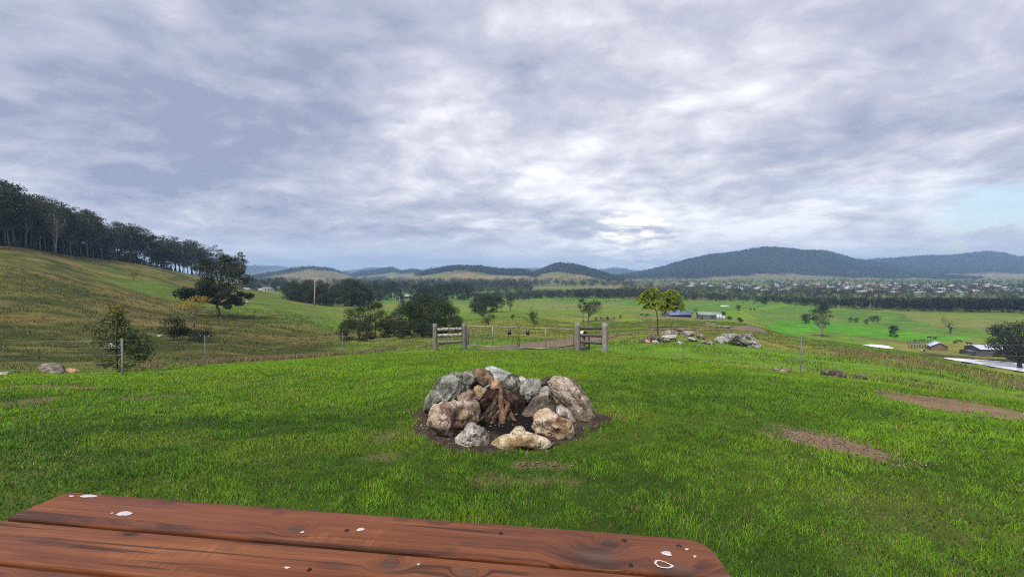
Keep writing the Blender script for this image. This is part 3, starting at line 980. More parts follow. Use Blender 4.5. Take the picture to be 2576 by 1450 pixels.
gz = Hs(.0, 1.5)
table = thing('picnic_table', (ta.x, ta.y, gz), 'red-brown stained timber picnic table with white paint spots on its planks', 'table', None, TRZ)
KN = {0: [(744, 1329, .018), (1502, 1398, .036), (1534, 1367, .016), (1705, 1436, .030), (1105, 1310, .010)], 1: [(980, 1420, .018), (330, 1340, .013), (1180, 1440, .014)], 2: [(120, 1425, .02)]}
ST = {0: [(1480, 1388, .05), (420, 1262, .022), (1010, 1306, .02), (1180, 1367, .015), (700, 1290, .018), (1130, 1382, .014)], 1: [(572, 1378, .026), (120, 1360, .03), (840, 1420, .035), (1000, 1395, .02)], 2: [(180, 1440, .05)]}
M_PAINT = plain_mat('white_paint', (.46, .42, .43), .55, 0, .15, 60, .3)
M_HOLE = plain_mat('screw_head', (.02, .018, .017), .5, .6, .2, 40, .1)
for k in range(5):
    kl = [(*tloc(a_, b_, k), r_) for a_, b_, r_ in KN.get(k, [])]
    sl_ = [(*tloc(a_, b_, k), r_) for a_, b_, r_ in ST.get(k, [])]
    c1 = .055 if k in (0, 4) else .008
    ol = [(0.004, 0), (TLEN - c1, 0), (TLEN - c1 * .35, -c1 * .30), (TLEN, -c1 * .95), (TLEN + .012, -PW), (-.012, -PW), (-.006, -c1 * .3)]
    if k == 4: ol = [(0, 0), (TLEN, 0), (TLEN, -PW + .05), (TLEN - .05, -PW), (.05, -PW), (0, -PW + .05)]
    pk = slab('plank', ol, TZ0 - PTH - gz, TZ0 - gz, wood_mat('stained_timber', kl, sl_, k), table, .006, (0, -k * (PW + PGAP), 0))

    def mark(dx, dy, rx_, ry_, ring=False, seed=0, name='paint_spot', mat=M_PAINT):
        lx, ly = tloc(dx, dy, k)
        rs = np.random.default_rng(seed)
        n = 26
        a_ = np.arange(n) / n * 2 * math.pi
        w_ = 1 + .14 * np.sin(a_ * 2 + rs.random() * 6) + .09 * np.sin(a_ * 3 + rs.random() * 6) + .05 * np.sin(a_ * 6 + rs.random() * 6) + .015 * rs.normal(size=n)
        gg = Geo()
        zt = TZ0 - gz + .0012
        rows = [(1, 0), (.90, .0006)] + ([(.84, .0006), (.74, 0)] if ring else [])
        V = [(lx + rx_ * f * w_[i] * math.cos(a_[i]), ly + ry_ * f * w_[i] * math.sin(a_[i]), zt + dz) for f, dz in rows for i in range(n)]
        q_ = [(r * n + i, r * n + (i + 1) % n, (r + 1) * n + (i + 1) % n, (r + 1) * n + i) for r in range(len(rows) - 1) for i in range(n)]
        t_ = []
        if not ring:
            V.append((lx, ly, zt + .001))
            t_ = [(n + i, n + (i + 1) % n, 2 * n) for i in range(n)]
        gg.add(V, q_, t_)
        return gg.build(name, mat, pk)
    if k == 0:
        mark(223, 1247, .024, .009, seed=3); mark(313, 1291, .019, .013, seed=2); mark(907, 1331, .009, .008, seed=3); mark(761, 1338, .005, .004, seed=4)
        mark(1676, 1391, .013, .008, seed=5); mark(1684, 1394, .006, .004, seed=15); mark(1668, 1419, .020, .014, True, seed=6); mark(180, 1247, .008, .004, seed=8); mark(1728, 1381, .005, .004, seed=9)
        mark(1748, 1399, .004, .004, seed=10); mark(282, 1290, .004, .003, seed=11)
        for sx_, sy_ in [(872, 1333), (1570, 1358), (1587, 1420), (1708, 1372), (1260, 1340)]:
            mark(sx_, sy_, .0055, .0055, seed=int(sx_), name='screw_head', mat=M_HOLE)
    if k == 1:
        mark(722, 1427, .006, .004, seed=12); mark(1053, 1419, .004, .003, seed=13)
        mark(778, 1432, .0055, .0055, seed=14, name='screw_head', mat=M_HOLE)
M_TIM = wood_mat('frame_timber', [], [], 9)
TW = 5 * PW + 4 * PGAP
for x_ in (.28, TLEN - .28):
    gg = Geo().box(x_ - .045, x_ + .045, -TW + .03, -.03, TZ0 - gz - PTH - .092, TZ0 - gz - PTH - .002)
    gg.build('crossbar', M_TIM, table)
    for s_ in (-1, 1):
        gg = Geo().beam((x_ + .07, -TW / 2 + s_ * .18, TZ0 - gz - PTH - .01), (x_ + .07, -TW / 2 + s_ * .42, -.02), .045, .09)
        gg.build('leg', M_TIM, table)


# ------------------------------------------------------------------ stones
def icos(sub):
    bm = bmesh.new()
    bmesh.ops.create_icosphere(bm, subdivisions=sub, radius=1)
    V = np.array([v.co[:] for v in bm.verts]); F = np.array([[v.index for v in f.verts] for f in bm.faces])
    bm.free()
    return V, F


ICO = {k: icos(k) for k in (2, 3, 4, 5)}


def rock_verts(sub, seed, nfac=12, sharp=14., rough=.10, freq=2.2):
    U, F = ICO[sub]
    rs = np.random.default_rng(seed)
    N = rs.normal(size=(nfac, 3)); N /= np.linalg.norm(N, axis=1)[:, None]
    D = .52 + .34 * rs.random(nfac)
    dots = np.maximum(U @ N.T, .02)
    rr_ = D / dots
    rr_ = np.concatenate([rr_, np.full((len(U), 1), 1.08)], 1)
    r_ = -np.log(np.exp(-sharp * rr_).sum(1)) / sharp
    P_ = U * r_[:, None]
    o_ = Vector(rs.random(3) * 50)
    d1 = np.array([mn.fractal(Vector(p) * freq + o_, .9, 2.1, 6) for p in U])
    d2 = np.array([abs(mn.noise(Vector(p) * freq * 2.1 + o_ * 2)) for p in U])
    return P_ * (1 + rough * d1 - rough * .9 * (.25 - np.minimum(d2, .25)))[:, None], F


def rock(name, box, Y, depth, mat, label, cat='rock', group=None, seed=0, roll=0., conv=None, sub=4, nfac=12, rough=.10, parent=None, sink=0., taper=0., freq=2.2):
    """stone filling an image box (x0, x1, y0, y1) at depth Y; roll turns it in the picture plane before it is fitted"""
    x0, x1, y0, y1 = box
    if conv:
        x0, y0 = conv(x0, y0); x1, y1 = conv(x1, y1)
    X0, X1 = gx(x0, Y, (y0 + y1) / 2), gx(x1, Y, (y0 + y1) / 2)
    Z1, Z0 = zat(y0, Y), zat(y1, Y) - sink
    V, F = rock_verts(sub, seed, nfac, 14, rough, freq)
    hh, ww = (Z1 - Z0), (X1 - X0)
    if roll:
        asp = max(ww, hh) / min(ww, hh) * 1.25
        V = V * np.array([asp, 1, 1])
        c_, s_ = math.cos(roll), math.sin(roll)
        V = np.stack([V[:, 0] * c_ + V[:, 2] * s_, V[:, 1], -V[:, 0] * s_ + V[:, 2] * c_], 1)
    lo, hi = V.min(0), V.max(0)
    V = (V - (lo + hi) / 2) / (hi - lo) * np.array([ww, depth, hh])
    if taper:
        V[:, 1] += (V[:, 2] / hh) * taper
    o_ = mk(name, V + np.array([0, 0, hh / 2]), [F], mat, None, None, True, ((X0 + X1) / 2, Y, Z0))
    return tag(o_, label, cat, group)


def fp(zx, zy):
    return 992.8 + zx / 4.363, 898.9 + zy / 4.363


RM = {
    'green': rock_mat('stone_green_grey', (.075, .077, .060), (.21, .215, .175), (.36, .37, .32), lich=(.50, .50, .44), sc=.9),
    'grey': rock_mat('stone_grey', (.085, .078, .064), (.20, .186, .158), (.33, .31, .27), sc=1.0),
    'pale': rock_mat('stone_pale', (.14, .115, .090), (.36, .32, .27), (.58, .54, .48), dark=(.045, .035, .03), sc=1.0),
    'blue': rock_mat('stone_blue_white', (.10, .10, .085), (.26, .27, .25), (.48, .50, .49), dark=(.05, .045, .04), sc=1.1),
    'pink': rock_mat('stone_pink_brown', (.085, .048, .034), (.28, .195, .145), (.56, .46, .37), dark=(.028, .014, .012), lich=(.36, .27, .11), sc=.9),
    'brown': rock_mat('stone_rusty', (.055, .044, .032), (.170, .115, .062), (.34, .25, .16), dark=(.03, .024, .02), sc=1.2),
    'slab': rock_mat('stone_slab', (.085, .060, .044), (.235, .180, .130), (.50, .41, .33), dark=(.035, .024, .018), lich=(.44, .36, .30), sc=.8),
    'tan': rock_mat('stone_tan', (.19, .125, .060), (.38, .285, .165), (.56, .47, .33), dark=(.10, .06, .03), sc=.8),
    'cream': rock_mat('stone_cream', (.20, .115, .060), (.42, .30, .19), (.62, .50, .38), dark=(.11, .055, .03), sc=.8),
    'red': rock_mat('stone_scorched_red', (.014, .008, .006), (.042, .024, .018), (.105, .068, .052), dark=(.012, .008, .007), sc=1.3),
    'rose': rock_mat('stone_rose', (.26, .12, .065), (.46, .26, .16), (.56, .38, .26), dark=(.16, .07, .04), sc=1.6),
    'teal': rock_mat('stone_teal', (.12, .17, .15), (.25, .34, .31), (.40, .47, .44), dark=(.06, .08, .07), sc=1.6),
    'dark': rock_mat('stone_dark_brown', (.030, .022, .018), (.085, .066, .052), (.19, .155, .125), dark=(.014, .011, .010), sc=1.0),
    'outcrop': rock_mat('stone_outcrop', (.11, .105, .09), (.25, .24, .22), (.46, .45, .42), dark=(.035, .03, .026), sc=.4),
    'rubble': rock_mat('stone_rubble', (.085, .062, .046), (.20, .165, .135), (.40, .36, .32), dark=(.025, .02, .016), sc=.7),
}
G = 'stones of the fire pit'
# box in the detail view, depth, thickness, material, label, seed, roll
def stone(out, Y, depth, mat, label, seed, nfac, sub=4, rough=.13, conv=fp, name='fire_pit_stone', cat='stone', group=G, sink=0.):
    """stone whose silhouette from the table follows the traced outline, with its own depth and a faceted body"""
    P_ = np.array([conv(*p) for p in out])
    P_ = np.array([(gx(a_, Y, b_), zat(b_, Y)) for a_, b_ in P_])
    c_ = (P_.max(0) + P_.min(0)) / 2
    d_ = P_ - c_
    a_ = np.arctan2(d_[:, 1], d_[:, 0]); r_ = np.hypot(d_[:, 0], d_[:, 1]) * (1.09 if conv is fp else 1.04)
    o_ = np.argsort(a_); a_, r_ = a_[o_], r_[o_]
    a3, r3 = np.concatenate([a_ - 2 * math.pi, a_, a_ + 2 * math.pi]), np.tile(r_, 3)
    V, F = rock_verts(sub, seed, nfac, 45, rough, 2.8)
    ph = np.arctan2(V[:, 2], V[:, 0]); rho = np.hypot(V[:, 0], V[:, 2])
    bins = ((ph + math.pi) / (2 * math.pi) * 48).astype(int) % 48
    sil = np.array([rho[bins == k].max() if (bins == k).any() else 1. for k in range(48)])
    sil = np.interp(ph, (np.arange(-1, 49) + .5) / 48 * 2 * math.pi - math.pi, np.concatenate([sil[-1:], sil, sil[:1]]))
    k_ = rho / sil
    R_ = np.interp(ph, a3, r3)
    X = k_ * R_ * np.cos(ph); Z = k_ * R_ * np.sin(ph)
    Yy = V[:, 1] / np.abs(V[:, 1]).max() * depth / 2
    z0 = Z.min()
    o_ = mk(name, np.stack([X, Yy, Z - z0], 1), [F], mat, None, None, True, (c_[0], Y, c_[1] + z0 - sink))
    return tag(o_, label, cat, group)


PIT = [
    ([(330,560),(345,500),(400,380),(440,310),(500,230),(545,205),(640,185),(715,200),(760,260),(770,340),(745,385),(690,420),(600,465),(480,500),(410,560),(370,585)], 4.86, .46, 'green', 'long grey-green slab leaning up the outer wall of the fire pit', 11, 10),
    ([(735,190),(760,160),(820,140),(862,150),(885,200),(890,260),(890,310),(850,345),(800,375),(770,350),(765,290),(740,240)], 4.98, .30, 'grey', 'upright grey stone between the grey-green slab and the brown-topped stone', 12, 12),
    ([(860,150),(900,122),(960,130),(1010,160),(1075,210),(1090,240),(1065,275),(1000,295),(930,285),(890,260),(875,200)], 5.02, .34, 'brown', 'stone with a rusty brown top on the crest of the back wall', 13, 10),
    ([(985,140),(1030,118),(1100,128),(1180,140),(1240,160),(1295,195),(1290,240),(1200,262),(1130,250),(1090,225),(1040,180),(1000,165)], 5.20, .34, 'blue', 'long bluish white stone highest at the back of the fire pit', 14, 12),
    ([(1050,345),(1060,310),(1085,260),(1120,235),(1165,240),(1178,280),(1165,325),(1130,330),(1090,345)], 4.93, .16, 'rose', 'small salmon pink stone wedged behind the tallest stick', 15, 9),
    ([(1190,280),(1215,230),(1260,200),(1310,195),(1350,225),(1370,280),(1368,340),(1340,380),(1270,380),(1215,350)], 4.98, .30, 'grey', 'rounded dark grey stone just to the side of the tallest stick in the back wall', 16, 16),
    ([(890,300),(940,285),(1000,295),(1060,285),(1050,320),(1020,350),(960,350),(910,335)], 4.97, .16, 'teal', 'thin teal-tinted slab under the brown-topped stone', 17, 9),
    ([(870,350),(895,310),(960,330),(1010,360),(1000,400),(950,430),(910,450),(880,410)], 4.86, .20, 'tan', 'small mottled tan stone under the teal-tinted slab', 18, 14),
    ([(690,440),(720,410),(790,380),(850,370),(880,395),(900,430),(905,490),(875,525),(800,510),(730,500)], 4.62, .28, 'pink', 'mottled cream and brown stone perched behind the big two-lobed boulder', 19, 14),
    ([(400,690),(415,600),(430,540),(460,500),(540,478),(620,470),(680,480),(780,500),(850,520),(890,560),(908,640),(900,710),(850,740),(780,760),(720,800),(680,870),(640,925),(570,945),(500,915),(420,865),(405,780)], 4.16, .50, 'pink', 'big two-lobed pinkish brown boulder, largest stone at the front of the ring', 20, 12),
    ([(665,950),(690,860),(760,800),(800,730),(850,725),(910,740),(960,770),(990,830),(1020,900),(1040,960),(1000,1005),(930,1020),(840,1012),(740,1005),(680,985)], 3.86, .32, 'pale', 'pale grey cracked stone at the open mouth of the pit beside the two-lobed boulder', 21, 10),
    ([(1065,970),(1090,920),(1130,880),(1200,850),(1270,840),(1330,790),(1370,780),(1420,800),(1440,825),(1520,825),(1600,845),(1670,880),(1705,930),(1700,975),(1620,990),(1500,1010),(1400,1025),(1250,1038),(1150,1035),(1090,1015)], 3.80, .30, 'tan', 'long low tan stone closing the front of the fire pit', 22, 10),
    ([(1520,740),(1535,680),(1570,640),(1650,612),(1750,618),(1850,640),(1910,680),(1940,750),(1935,820),(1900,875),(1840,895),(1780,893),(1700,865),(1600,835),(1530,800)], 4.08, .38, 'cream', 'rounded cream stone with creases next to the long low tan stone', 23, 11),
    ([(1785,600),(1840,545),(1880,570),(1940,630),(1980,680),(1960,725),(1920,720),(1850,680)], 4.42, .24, 'pale', 'small pale stone squeezed between the creased cream stone and the tall slab', 24, 12),
    ([(1705,310),(1740,260),(1800,225),(1850,240),(1930,260),(2010,310),(2070,390),(2130,470),(2170,560),(2195,640),(2170,690),(2060,692),(1990,685),(1940,610),(1870,560),(1790,540),(1770,480),(1740,390)], 4.56, .42, 'slab', 'tall brown slab slanting down to the soil, biggest stone of the far flank', 25, 8),
    ([(1380,690),(1400,630),(1440,570),(1500,510),(1580,455),(1650,448),(1730,490),(1790,560),(1800,640),(1720,720),(1600,780),(1500,800),(1420,790)], 4.62, .34, 'dark', 'dark scorched stone inside the pit beside the leaning forked stick', 26, 10),
    ([(890,620),(900,540),(950,430),(1030,360),(1130,340),(1250,360),(1350,400),(1420,450),(1455,520),(1430,620),(1380,700),(1200,730),(1000,730),(910,700)], 4.90, .34, 'red', 'wide scorched dark red boulder behind the sticks', 27, 16),
    ([(1370,330),(1390,270),(1440,240),(1520,245),(1600,260),(1618,340),(1580,380),(1480,390),(1440,410),(1400,415)], 5.02, .32, 'green', 'mottled grey stone on the wall beside the low dip in its crest', 28, 12),
    ([(1445,370),(1480,325),(1560,308),(1600,345),(1605,400),(1580,450),(1500,515),(1465,480)], 4.88, .24, 'grey', 'smooth grey stone set on the dark scorched stone', 29, 14),
    ([(1600,430),(1620,340),(1670,318),(1705,350),(1722,440),(1700,468),(1640,460)], 4.80, .20, 'grey', 'small pale grey wedge against the tall brown slab', 30, 8),
    ([(1610,290),(1630,230),(1665,205),(1720,230),(1748,260),(1700,320),(1650,335)], 5.02, .24, 'dark', 'dark pointed stone with a rusty side on the wall top near the tall brown slab', 31, 8),
    ([(1362,240),(1385,215),(1420,222),(1448,250),(1440,270),(1390,270)], 5.16, .20, 'pale', 'little pale stone poking up behind the dip in the wall crest', 32, 10),
]
for ol_, Y, dp, mt, lb, sd_, nf in PIT:
    w_ = max(p[0] for p in ol_) - min(p[0] for p in ol_)
    stone(ol_, Y, dp, RM[mt], lb, sd_, nf, 5 if w_ > 360 else 4, .07 if mt == 'red' else .13)
# hidden back-fill of the wall so that it is closed from outside
for ol_, Y, dp, mt, lb, sd_ in [
    ([(420,480),(560,300),(760,230),(900,220),(980,330),(960,560),(800,640),(520,620)], 5.10, .30, 'grey', 'grey foundation stone behind the grey-green slab', 41),
    ([(860,330),(940,200),(1100,190),(1300,230),(1400,330),(1420,520),(1300,600),(900,600)], 5.20, .26, 'dark', 'dark foundation stone under the bluish white stone', 42),
    ([(1330,380),(1400,290),(1600,290),(1760,300),(1800,460),(1760,620),(1450,640),(1350,540)], 5.12, .30, 'dark', 'brown foundation stone under the dark pointed stone', 43)]:
    stone(ol_, Y, dp, RM[mt], lb, sd_, 12)

# ------------------------------------------------------------------ firewood
m, b, o = new_mat('stick_bark')
co = b.coord()
n1 = b.noise(b.mapping(co, (1, 1, .35)), 16, 7, .65, .5); n2 = b.noise(b.mapping(co, (1, 1, .25)), 70, 4, .6)
c = b.ramp(b.math('ADD', b.math('MULTIPLY', n1, .6), b.math('MULTIPLY', n2, .4)), [(.38, (.024, .012, .008)), (.50, (.100, .054, .034)), (.62, (.21, .125, .082))])
bsdf(b, o, c, .8, b.bump(n2, .6, .008), .25)
M_STICK = m
m, b, o = new_mat('log_bark')
co = b.coord()
n1 = b.noise(co, 14, 7, .7); n2 = b.noise(co, 60, 4, .6)
c = b.ramp(n1, [(.36, (.010, .008, .007)), (.48, (.045, .032, .022)), (.58, (.11, .080, .052)), (.68, (.24, .21, .16))])
bsdf(b, o, c, .9, b.bump(b.math('ADD', n1, b.math('MULTIPLY', n2, .4)), .8, .02), .15)
M_LOGB = m


def fpt(zx, zy, Y):
    dx, dy = fp(zx, zy)
    return np.array([gx(dx, Y, dy), Y, zat(dy, Y)])


def wobble_path(P, n=5, amp=.006, seed=0):
    rs = np.random.default_rng(seed)
    P = np.asarray(P); s = np.arange(len(P)); q_ = np.linspace(0, len(P) - 1, (len(P) - 1) * n + 1)
    o_ = np.stack([pchip(s, P[:, k], q_) if len(P) > 2 else np.interp(q_, s, P[:, k]) for k in range(3)], 1)
    return o_ + rs.normal(size=o_.shape) * amp


def stick(name, paths, label, mat, seed=0, k=9, cat='firewood'):
    base = np.mean([p[0] for p, _ in paths], axis=0)
    gg = Geo()
    for j, (P, rad) in enumerate(paths):
        W_ = wobble_path(P, 5, .0035, seed + j)
        r_ = np.interp(np.linspace(0, 1, len(W_)), np.linspace(0, 1, len(rad)), rad) * (1 + .10 * np.random.default_rng(seed).normal(size=len(W_)))
        gg.tube(W_ - base, r_, k)
    o_ = gg.build(name, mat, None, True, tuple(base))
    return tag(o_, label, cat, 'firewood propped in the fire pit')


stick('firewood_stick', [([fpt(1165, 860, 4.22), fpt(1180, 720, 4.36), fpt(1190, 620, 4.45), fpt(1165, 480, 4.55), fpt(1165, 300, 4.66)], [.031, .035, .036, .028, .021]),
                         ([fpt(1188, 640, 4.44), fpt(1222, 590, 4.46), fpt(1240, 540, 4.48), fpt(1245, 490, 4.5)], [.030, .026, .022, .016])],
      'tallest stick, smooth brown and forked, standing upright in the fire pit', M_STICK, 1)
stick('firewood_stick', [([fpt(1540, 805, 4.28), fpt(1410, 765, 4.34), fpt(1330, 700, 4.42), fpt(1265, 590, 4.5), fpt(1240, 520, 4.55), fpt(1190, 470, 4.6)], [.012, .017, .021, .022, .020, .022])],
      'bent stick with a pale cut end leaning over from the creased cream stone', M_STICK, 5)
stick('firewood_log', [([fpt(925, 735, 4.45), fpt(1010, 620, 4.5), fpt(1085, 520, 4.56), fpt(1135, 430, 4.62)], [.025, .029, .028, .020])], 'flaking grey-brown log leaning in from the two-lobed boulder, outermost of three', M_LOGB, 8)
stick('firewood_log', [([fpt(960, 775, 4.38), fpt(1050, 660, 4.45), fpt(1140, 520, 4.55)], [.026, .028, .024])], 'thin dark log between two thicker leaning logs', M_LOGB, 9)
stick('firewood_log', [([fpt(1010, 850, 4.25), fpt(1070, 730, 4.36), fpt(1150, 580, 4.5)], [.026, .030, .022])], 'mossy pale log leaning just in front of the tallest stick', M_LOGB, 10)
stick('firewood_log', [([fpt(1255, 830, 4.35), fpt(1250, 720, 4.42), fpt(1245, 620, 4.5)], [.034, .034, .030])], 'short stub of log standing behind the tallest stick', M_LOGB, 11)
stick('twig', [([fpt(1345, 325, 4.72), fpt(1290, 385, 4.7), fpt(1225, 450, 4.66)], [.009, .010, .009])], 'thin grey twig poking up against the back wall', M_LOGB, 12, 6, 'twig')
for k, (a_, b_) in enumerate([((1095, 890), (1150, 700)), ((1050, 860), (1120, 760))]):
    stick('twig', [([fpt(*a_, 4.15), fpt((a_[0] + b_[0]) / 2 + 8, (a_[1] + b_[1]) / 2, 4.22), fpt(*b_, 4.3)], [.006, .007, .005])],
          ['thin dark kindling twig at the foot of the tallest stick', 'thin dark kindling twig under the mossy pale log'][k], M_STICK, 20 + k, 5, 'twig')
gg = Geo()
for k in range(260):
    a_ = random.uniform(-3.14, 3.14); r_ = random.random() ** .5
    x_, y_ = SOIL_C[0] + math.cos(a_) * r_ * float(soil_r(a_)) * .95, SOIL_C[1] + math.sin(a_) * r_ * float(soil_r(a_)) * .95
    d_ = Vector((random.uniform(-1, 1), random.uniform(-1, 1), random.uniform(-.2, .3))).normalized() * random.uniform(.006, .028)
    z_ = Hs(x_, y_) + .02
    c_ = random.choice([(.25, .19, .14), (.12, .085, .06), (.35, .30, .25), (.05, .04, .03)])
    gg.beam((x_, y_, z_), (x_ + d_.x, y_ + d_.y, z_ + d_.z), random.uniform(.003, .009), random.uniform(.002, .006), c_)
M_CHIP = attr_mat('bark_chip', .9, 40, .3, .3, .003)
tag(gg.build('bark_chips', M_CHIP), 'bark chips and grit scattered on the soil round the fire pit', 'bark chips', None, 'stuff')

# stones outside the lawn: box in image px, depth, thickness, material, label, seed
OUT = [
    ('rock', (1802, 1830, 852, 864), 28.8, .8, 'outcrop', 'low pale rock at the foot of the peaked boulder', 53, 0, 12),
    ('rock', (1758, 1784, 854, 865), 29.5, .7, 'rubble', 'flat brown rock in the line leading to the split boulders', 54, 0, 10),
    ('rock', (1780, 1800, 857, 866), 29, .6, 'rubble', 'small reddish rock touching the split boulders', 55, 0, 10),
    ('rock', (1730, 1752, 846, 859), 31, .8, 'outcrop', 'grey pointed rock midway between sapling mound and boulders', 56, .2, 10),
    ('rock', (1752, 1772, 836, 853), 33, .8, 'rubble', 'mossy dark rock with a slanting side above the flat brown rock', 57, .6, 10),
    ('rock', (1718, 1745, 832, 846), 34, .9, 'outcrop', 'pale rock beside the track just past the steel fence post', 58, 0, 12),
    ('rock', (1664, 1705, 841, 853), 31, 1.0, 'pale', 'bright cream slab lying flat above the sapling mound', 59, 0, 10),
    ('rock', (1660, 1712, 829, 843), 34.5, 1.0, 'rubble', 'rusty brown rock pile stone above the bright cream slab', 60, 0, 10),
    ('rock', (1700, 1722, 855, 866), 28, .6, 'rubble', 'small dark rock in the grass near the foot of the steel post', 61, 0, 10),
    ('rock', (1668, 1688, 850, 862), 28.4, .6, 'rubble', 'dark rock on the side of the sapling mound nearest the boulders', 62, 0, 10),
    ('rock', (1640, 1660, 855, 865), 27.4, .5, 'pale', 'pale rock half buried in the front of the sapling mound', 63, 0, 10),
    ('rock', (1622, 1640, 853, 864), 27.5, .5, 'rose', 'pinkish rock half buried in the front of the sapling mound', 64, 0, 10),
    ('rock', (2072, 2128, 929, 949), 14.6, .6, 'dark', 'dark craggy rock at the mown edge past the far steel post', 65, 0, 10),
    ('rock', (2148, 2184, 942, 954), 14.3, .4, 'dark', 'low dark rock by itself beyond the craggy dark rock', 66, 0, 9),
    ('rock', (1945, 2000, 925, 936), 16.2, .5, 'rubble', 'very flat grey rock just before the far steel post', 67, 0, 10),
    ('boulder', (108, 168, 911, 942), 15.8, .6, 'rubble', 'brown-grey boulder at the mown edge below the dry slope', 68, .25, 10),
    ('rock', (166, 200, 925, 940), 15.6, .35, 'rose', 'pinkish wedge of rock leaning on the brown-grey boulder', 69, .3, 9),
    ('rock', (-25, 20, 935, 946), 14.4, .4, 'pale', 'near white rock at the mown edge, cut by the picture edge', 70, 0, 10),
    ('rock', (262, 306, 860, 882), 27, 1.0, 'outcrop', 'grey rock behind the leafy young tree', 71, 0, 10),
    ('rock', (355, 380, 918, 926), 17.6, .4, 'pale', 'small flat pale rock near the leafy young tree', 72, 0, 10),
    ('rock', (225, 240, 938, 943), 15.2, .25, 'pale', 'tiny pale rock between the pinkish wedge and the leafy young tree', 73, 0, 10),
    ('rock', (492, 512, 838, 850), 58, .8, 'pale', 'whitish rock at the foot of the low dark bush, larger of two', 74, 0, 12),
    ('rock', (514, 530, 842, 851), 57, .7, 'pale', 'whitish rock at the foot of the low dark bush, smaller of two', 77, 0, 12),
    ('rock', (396, 412, 841, 848), 58, .6, 'pale', 'whitish rock on the open side of the dark bushes', 75, 0, 12),
    ('rock', (606, 624, 754, 763), 168, 1.6, 'pale', 'white rock alone on the green slope past the leaning gum', 76, 0, 10),
]
for nm, bx, Y, dp, mt, lb, sd_, rl, nf in OUT:
    Y = pt((bx[0] + bx[1]) / 2, bx[3] - .5)[1] + dp * .35
    rock(nm, bx, Y, dp, RM[mt], lb, nm, None, sd_, rl, None, 5 if nm == 'boulder' and Y > 20 else 4, nf, .16, sink=.06 if Y < 60 else .2, freq=3.2)
def ob(zx, zy):
    return (2380 + zx / 4.954) / 1.4907, (1200 + zy / 4.954) / 1.4907


Yb = pt(1850, 869)[1] + .7
stone([(1475,395),(1530,300),(1620,290),(1640,240),(1720,240),(1790,208),(1870,240),(1930,290),(1970,340),(1970,450),(1800,455),(1620,440),(1500,425)], Yb + .3, 1.9, RM['outcrop'], 'pale lichen-covered boulder with a peak, one half of the split pair below the track', 51, 16, 5, .16, ob, 'boulder', 'boulder', None, .05)
stone([(1930,275),(2000,240),(2100,230),(2190,260),(2230,320),(2290,390),(2312,450),(2300,512),(2200,495),(2060,470),(1950,450),(1940,380),(1945,330)], Yb - .1, 1.9, RM['outcrop'], 'rounded grey boulder with dark creases, lower half of the split pair', 52, 9, 5, .16, ob, 'boulder', 'boulder', None, .05)
# sapling mound
mo = stone([(95,380),(200,300),(260,250),(340,232),(430,255),(500,300),(560,335),(610,375),(520,385),(350,390),(200,388)], 28.6, 1.7, rock_mat('mound_earth', (.05, .04, .032), (.10, .082, .066), (.20, .17, .145), sc=1.2), 'cone-shaped mound of stony dark earth round the sapling', 80, 26, 5, .16, ob, 'soil_mound', 'soil mound', None, .1)


# ------------------------------------------------------------------ gateway and fences
def gpt(zx, zy, Y=22.):
    dx, dy = 1073.3 + zx / 5.189, 758 + zy / 5.189
    return Vector((gx(dx, Y, dy), Y, zat(dy, Y)))


def wpost(parent, zx0, zx1, zy0, zy1, Y, seed, col):
    a_, b_ = gpt((zx0 + zx1) / 2, zy1, Y), gpt((zx0 + zx1) / 2 - 3, zy0, Y)
    r_ = (gpt(zx1, zy0, Y).x - gpt(zx0, zy0, Y).x) / 2
    rs = np.random.default_rng(seed)
    n, k = 9, 14
    P_ = np.array([np.array(a_) * (1 - t) + np.array(b_) * t for t in np.linspace(-.1, 1, n)])
    gg = Geo(); gg.tube(P_, np.linspace(1.05, .96, n) * r_, k, col)
    V = gg.v[0]
    c_ = P_[np.minimum(np.arange(len(V)) // k, n - 1)]
    dd = V - c_
    th = np.arctan2(dd[:, 1], dd[:, 0])
    dd *= (1 + .05 * np.sin(th * 3 + seed) + .045 * np.sin(th * 7 + V[:, 2] * 3) + .02 * rs.normal(size=len(V)))[:, None]
    gg.v[0] = c_ + dd
    pp = Vector(parent.location)
    gg.v[0] = gg.v[0] - np.array(pp)
    return gg.build('post', M_WOODGREY, parent, False)


m, b, o = new_mat('peeling_white_paint')
co = b.coord()
n1 = b.noise(b.mapping(co, (1, 1, 2.5)), 9, 6, .7, .5); n2 = b.noise(b.mapping(co, (4, 4, 30)), 1, 4, .6)
c = b.mix(b.smooth(n1, .45, .54), b.attr(), b.ramp(n2, [(.4, (.055, .048, .042)), (.6, (.16, .14, .12))]))
bsdf(b, o, c, .85, b.bump(n1, .6, .01), .2)
M_PEEL = m
M_GALV = plain_mat('galvanised_steel', (.26, .28, .25), .5, .5, .2, 20, .1, .5)
M_WIRE = plain_mat('fence_wire', (.30, .31, .30), .5, .6, .1, 10, 0)
M_STAR = plain_mat('steel_post', (.125, .14, .145), .6, .3, .25, 12, .2)


